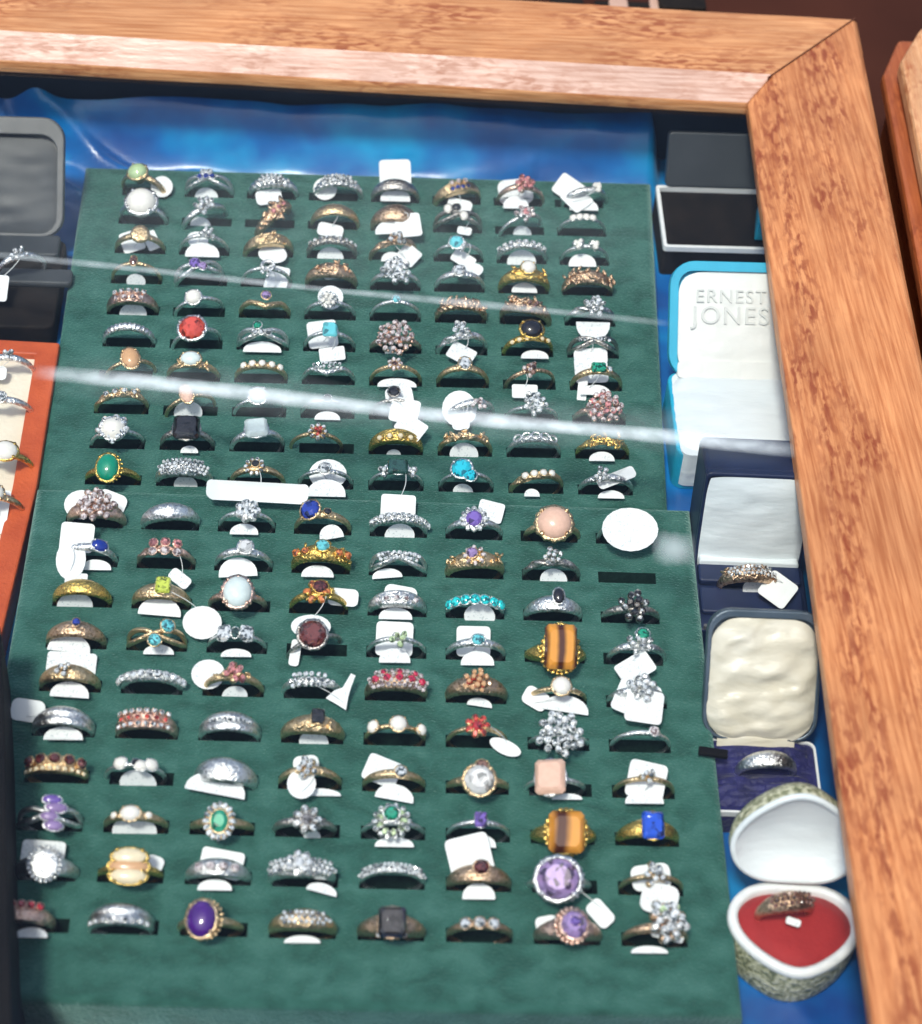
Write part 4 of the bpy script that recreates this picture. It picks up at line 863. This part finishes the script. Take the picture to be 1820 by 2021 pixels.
# 3. navy box with tall white satin lining
b = at(1475, 1100, 18); bx = empty('ring_box', (b.x, b.y, 1), rz=-.03, label='navy ring box with tall white satin lined lid, below the cyan box', cat='ring box')
LM = T(0, 0, 11) @ RX(math.radians(77))
q = MB(); shell(q, rrect(40, 44, 2, 3, 0, 22), rrect(37.6, 41.6, 1.5, 3, 0, 21.6), 3, 2, LM)
q.prism(rrect(40, 41, 2, 3, 0, 23.5), -21, -.2, LM); q.build('lid', M['navy'], bx, bevel=.6)
q = MB(); q.loft(puff(38, 42, 2, 1.6, .4, seed=8), LM @ T(0, 21.6, 3.0), 0, True, closed=False)
q.prism(rrect(37, 9, 1), -1, 6.5, LM @ T(0, 3, 0)); q.build('lining', M['whitesatin'], bx, bevel=.5)
q = MB(); q.prism(rrect(42, 32, 2), 0, 15, T(0, -18, 0)); q.build('base', M['navy'], bx, bevel=.8)
q = MB(); q.prism(rrect(38, 9, 1.5), 15, 18, T(0, -8.5, 0)); q.prism(rrect(38, 12, 1.5), 15, 17.2, T(0, -21, 0)); q.build('pad', M['navy'], bx, bevel=.8)
q = MB(); q.prism(rrect(37, 1.4, .5), 15, 16.6, T(0, -33, 0)); q.build('clasp_edge', M['greyrim'], bx)
make_ring(Vector((b.x-2, b.y-14, 18)), 0, 'brown leafy ring with white tags, in the navy box', '', 'b', 'dome', [('lump', 0, 24, 110, 5, .9), ('pave', 'white', 90, 3, .7)], [('s', 54, 4, 62, 58, -38, 6), ('i', 1.0, 3)])
# 4. cream lined box with indigo velvet base
b = at(1495, 1452, 16); bx = empty('ring_box', (b.x, b.y, 1), rz=-.03, label='dark rimmed ring box with wrinkled cream satin lid and indigo velvet base', cat='ring box')
LM = T(0, 0, 15) @ RX(math.radians(50))
q = MB(); shell(q, rrect(40, 46, 8, 6, 0, 22), rrect(37, 42, 7, 6, 0, 21), 3.4, 1, LM); q.prism(rrect(39, 44, 8, 6, 0, 22), -5, -.1, LM); lid = q.build('lid', M['steelrim'], bx, bevel=.5)
q = MB(); q.loft(puff(38.2, 43, 7, 3.4, 1.7, 40, 2, 6), LM @ T(0, 20.5, 2.6), 0, True, closed=False)
q.loft(puff(27, 6, 1, 1, .3, 12, 5), LM @ T(-1, -1.6, 2.8), 0, True, closed=False); q.build('lining', M['cream'], lid)
q = MB(); q.prism(rrect(38, 30, 3), 0, 13, T(1, -16, 0)); q.build('base', M['indigo'], bx, bevel=1)
q = MB(); q.loft(puff(34, 12, 2, 2.2, .6, 20, 3), T(0, -7, 13.2), 0, True, closed=False); q.loft(puff(34, 14, 2, 2.4, 1.4, 20, 6), T(0, -22, 13.2), 0, True, closed=False); q.build('pad', M['indigo'], bx)
o4, i4 = rrect(38.6, 30.6, 3), rrect(37, 29, 2.6); q = MB(); q.loft([[(p[0], p[1], 11) for p in o4], [(p[0], p[1], 13.6) for p in o4], [(p[0], p[1], 13.6) for p in i4], [(p[0], p[1], 12) for p in i4]], T(1, -16, 0), 0, False); q.build('rim', M['whitetrim'], bx)
make_ring(Vector((b.x+1, b.y-15, 13.5)), 0, 'polished silver band standing in the indigo velvet box', '', 's', 'wide', [], [], lean=8, sink=-2.2)
# small black pen-like clip lying over the tray edge
a_ = at(1378, 1484, 22); q = MB(); q.box(0, 10, -1.6, 1.6, 0, 1.6); o = q.build('black_clip', M['black'], bevel=.3); o.location = a_*S; o.rotation_euler = (0, 0, -.16)
tag(o, 'small black clip at the right edge of the lower tray', 'clip')
# 5. heart box
b = at(1562, 1740, 24); hb = empty('heart_box', (b.x, b.y-12.5, -1), rz=-.05, label='open heart shaped brocade ring box lined white with red velvet pad', cat='heart box')
H1 = heart(1.31, .24); H2 = inset(H1, 1.6); H3 = inset(H1, 3.0); H0 = inset(H1, 1.6)
n = len(H1); q = MB()
q.loft([[(p[0]*.90, p[1]*.90, 0) for p in H1], [(p[0]*.97, p[1]*.97, 5) for p in H1], [(p[0], p[1], 13) for p in H1], [(p[0], p[1], 20) for p in H1]], None, 0, True, True, False); q.build('base', M['brocade'], hb)
q = MB(); q.loft([[(p[0], p[1], 20) for p in H1], [(p[0]*1.02, p[1]*1.02, 21) for p in H1], [(p[0]*1.0, p[1]*1.0, 22.8) for p in H1], [(p[0], p[1], 23.2) for p in H2], [(p[0], p[1], 22.4) for p in H3], [(p[0], p[1], 18) for p in H3]]); q.build('rim', M['whitetrim'], hb)
q = MB(); q.loft([[(p[0], p[1], 20) for p in H3], [(p[0]*.93, p[1]*.93, 21.6) for p in H3], [(p[0]*.6, p[1]*.6, 22.2) for p in H3], [(p[0]*.05, p[1]*.05, 22.4) for p in H3]], None, 0, True, False, True); q.build('pad', M['redvelvet'], hb)
HL = T(-.5, 15.5, 24) @ RX(math.radians(70)) @ T(0, 17.5, 0) @ RX(math.pi) @ RZ(0)
HL = T(-.5, 11.6, 20.6) @ RX(math.radians(66)) @ T(0, 17.0, 0)
def mir(P): return [(p[0], -p[1]) for p in reversed(P)]
K1, K2, K3 = mir(H1), mir(H2), mir(H3)
q = MB(); q.loft([[(p[0]*.80, p[1]*.80, -11) for p in K1], [(p[0]*.93, p[1]*.93, -9) for p in K1], [(p[0], p[1], -4) for p in K1], [(p[0], p[1], 0) for p in K1]], HL, 0, True, True, False); hl = q.build('lid', M['brocade'], hb)
q = MB(); q.loft([[(p[0], p[1], 0) for p in K1], [(p[0], p[1], 1.2) for p in K1], [(p[0], p[1], 1.5) for p in K2], [(p[0]*.98, p[1]*.98, .4) for p in K2], [(p[0]*.93, p[1]*.93, -.8) for p in K3], [(p[0]*.75, p[1]*.75, -3.0) for p in K3], [(p[0]*.4, p[1]*.4, -4.6) for p in K3], [(p[0]*.03, p[1]*.03, -5.0) for p in K3]], HL, 0, True, False, True); q.build('lining', M['whitesatin'], hl)
make_ring(Vector((b.x-4, b.y-11, 23)), 0, 'rose brown diamond pattern ring, in the heart box', '', 'b', 'dome', [('pave', 'brown', 90, 3, .8), ('lump', 0, 12, 80, 4, .6)], [('q', 12, 10, 26, 12, -18, 3)], yaw=8, R=8.0)

# ------------------------------------------------------------------ left edge of the photograph
b = at(50, 450, 18); bx = empty('jewellery_box', (b.x, b.y, 1), label='open grey black box with rounded lid at the left edge', cat='jewellery box')
LM = T(-20, 0, 13) @ RX(math.radians(44))
q = MB(); shell(q, rrect(72, 50, 9, 6, 0, 24), rrect(66, 41, 7, 6, 0, 21), 5, 1, LM); lid = q.build('lid', M['greyrim'], bx, bevel=.5)
q = MB(); q.loft(puff(66, 42, 6, 1.6, .5), LM @ T(0, 20.5, 1.6), 0, True, closed=False); q.build('lining', M['greycard'], lid)
q = MB(); q.prism(rrect(70, 54, 4), 0, 12, T(-18, -28, 0)); q.build('base', M['blackcard'], bx, bevel=1)
q = MB(); q.prism(rrect(66, 13, 2), 12, 16, T(-18, -9, 0)); q.prism(rrect(40, 9, 2), 12, 15, T(2, -27, 0)); q.build('pad', M['greycard'], bx, bevel=1)
make_ring(at(42, 535, 17), 0, 'silver ring with white tag in the grey box', '', 's', 'med', [('clus', 'white', 6, 3, 1.1)], [('s', -40, 46, 46, 56, -4, 4)], yaw=20, dx=0)
c0, c1, c2 = at(118, 676, 14), at(72, 962, 14), at(-6, 1290, 14)
ot = empty('display_tray', (c1.x-40, c1.y, 1), label='orange leather framed tray with cream pad at the left edge', cat='display tray')
def lc(p): return (p.x-ot.location.x/S, p.y-ot.location.y/S)
q = MB(); pl = [lc(c0), (lc(c0)[0]-90, lc(c0)[1]+4), (lc(c0)[0]-120, lc(c2)[1]-60), (lc(c2)[0]-4, lc(c2)[1]-60), lc(c2), lc(c1)]
pc = [(p[0]-9, p[1]-7 if i < 2 else p[1]) for i, p in enumerate(pl)]
q.loft([[(p[0], p[1], 0) for p in pl], [(p[0], p[1], 13) for p in pl], [(p[0], p[1], 13) for p in pc], [(p[0], p[1], 8) for p in pc]], None, 0, False); q.build('frame', M['orange'], ot, bevel=.8)
q = MB(); q.prism(pc, 2, 10); q.build('pad', M['pad'], ot)
for (px, py, ds, mt_, hd, tg) in [
        (18, 735, 'silver ring on the cream pad beside the grey box', 's', [('clus', 'white', 4, 2, 1)], [('q', -20, 4, 40, 30, 0, 4)]),
        (14, 815, 'small white stone ring midway down the cream pad', 's', [('gem', 'white', 2, 2)], []),
        (14, 925, 'gold ring with pearl on the cream pad', 'y', [('cab', 'pearl', 4, 3.4)], []),
        (-6, 1010, 'gold ring with tall white tag on cream pad', 'g', [('cab', 'pearl', 3, 3)], [('s', 6, 0, 40, 90, -4, 3)])]:
    make_ring(at(px, py, 12), 0, ds, '', mt_, 'med', hd, tg, group='rings on the cream pad')
# black partition standing in for a dark screen edge at the lower left
q = MB(); P_ = [at(0, 1235, 54), at(8, 1400, 54), at(14, 1700, 54), at(24, 2060, 54)]
q.prism([(p.x, p.y) for p in P_]+[(P_[-1].x-40, P_[-1].y-1), (P_[0].x-30, P_[0].y)], 1, 54)
tag(q.build('bezel_standin', M['black'], bevel=.5), 'black upright partition standing in for a screen edge, lower left beside the tray', 'bezel')
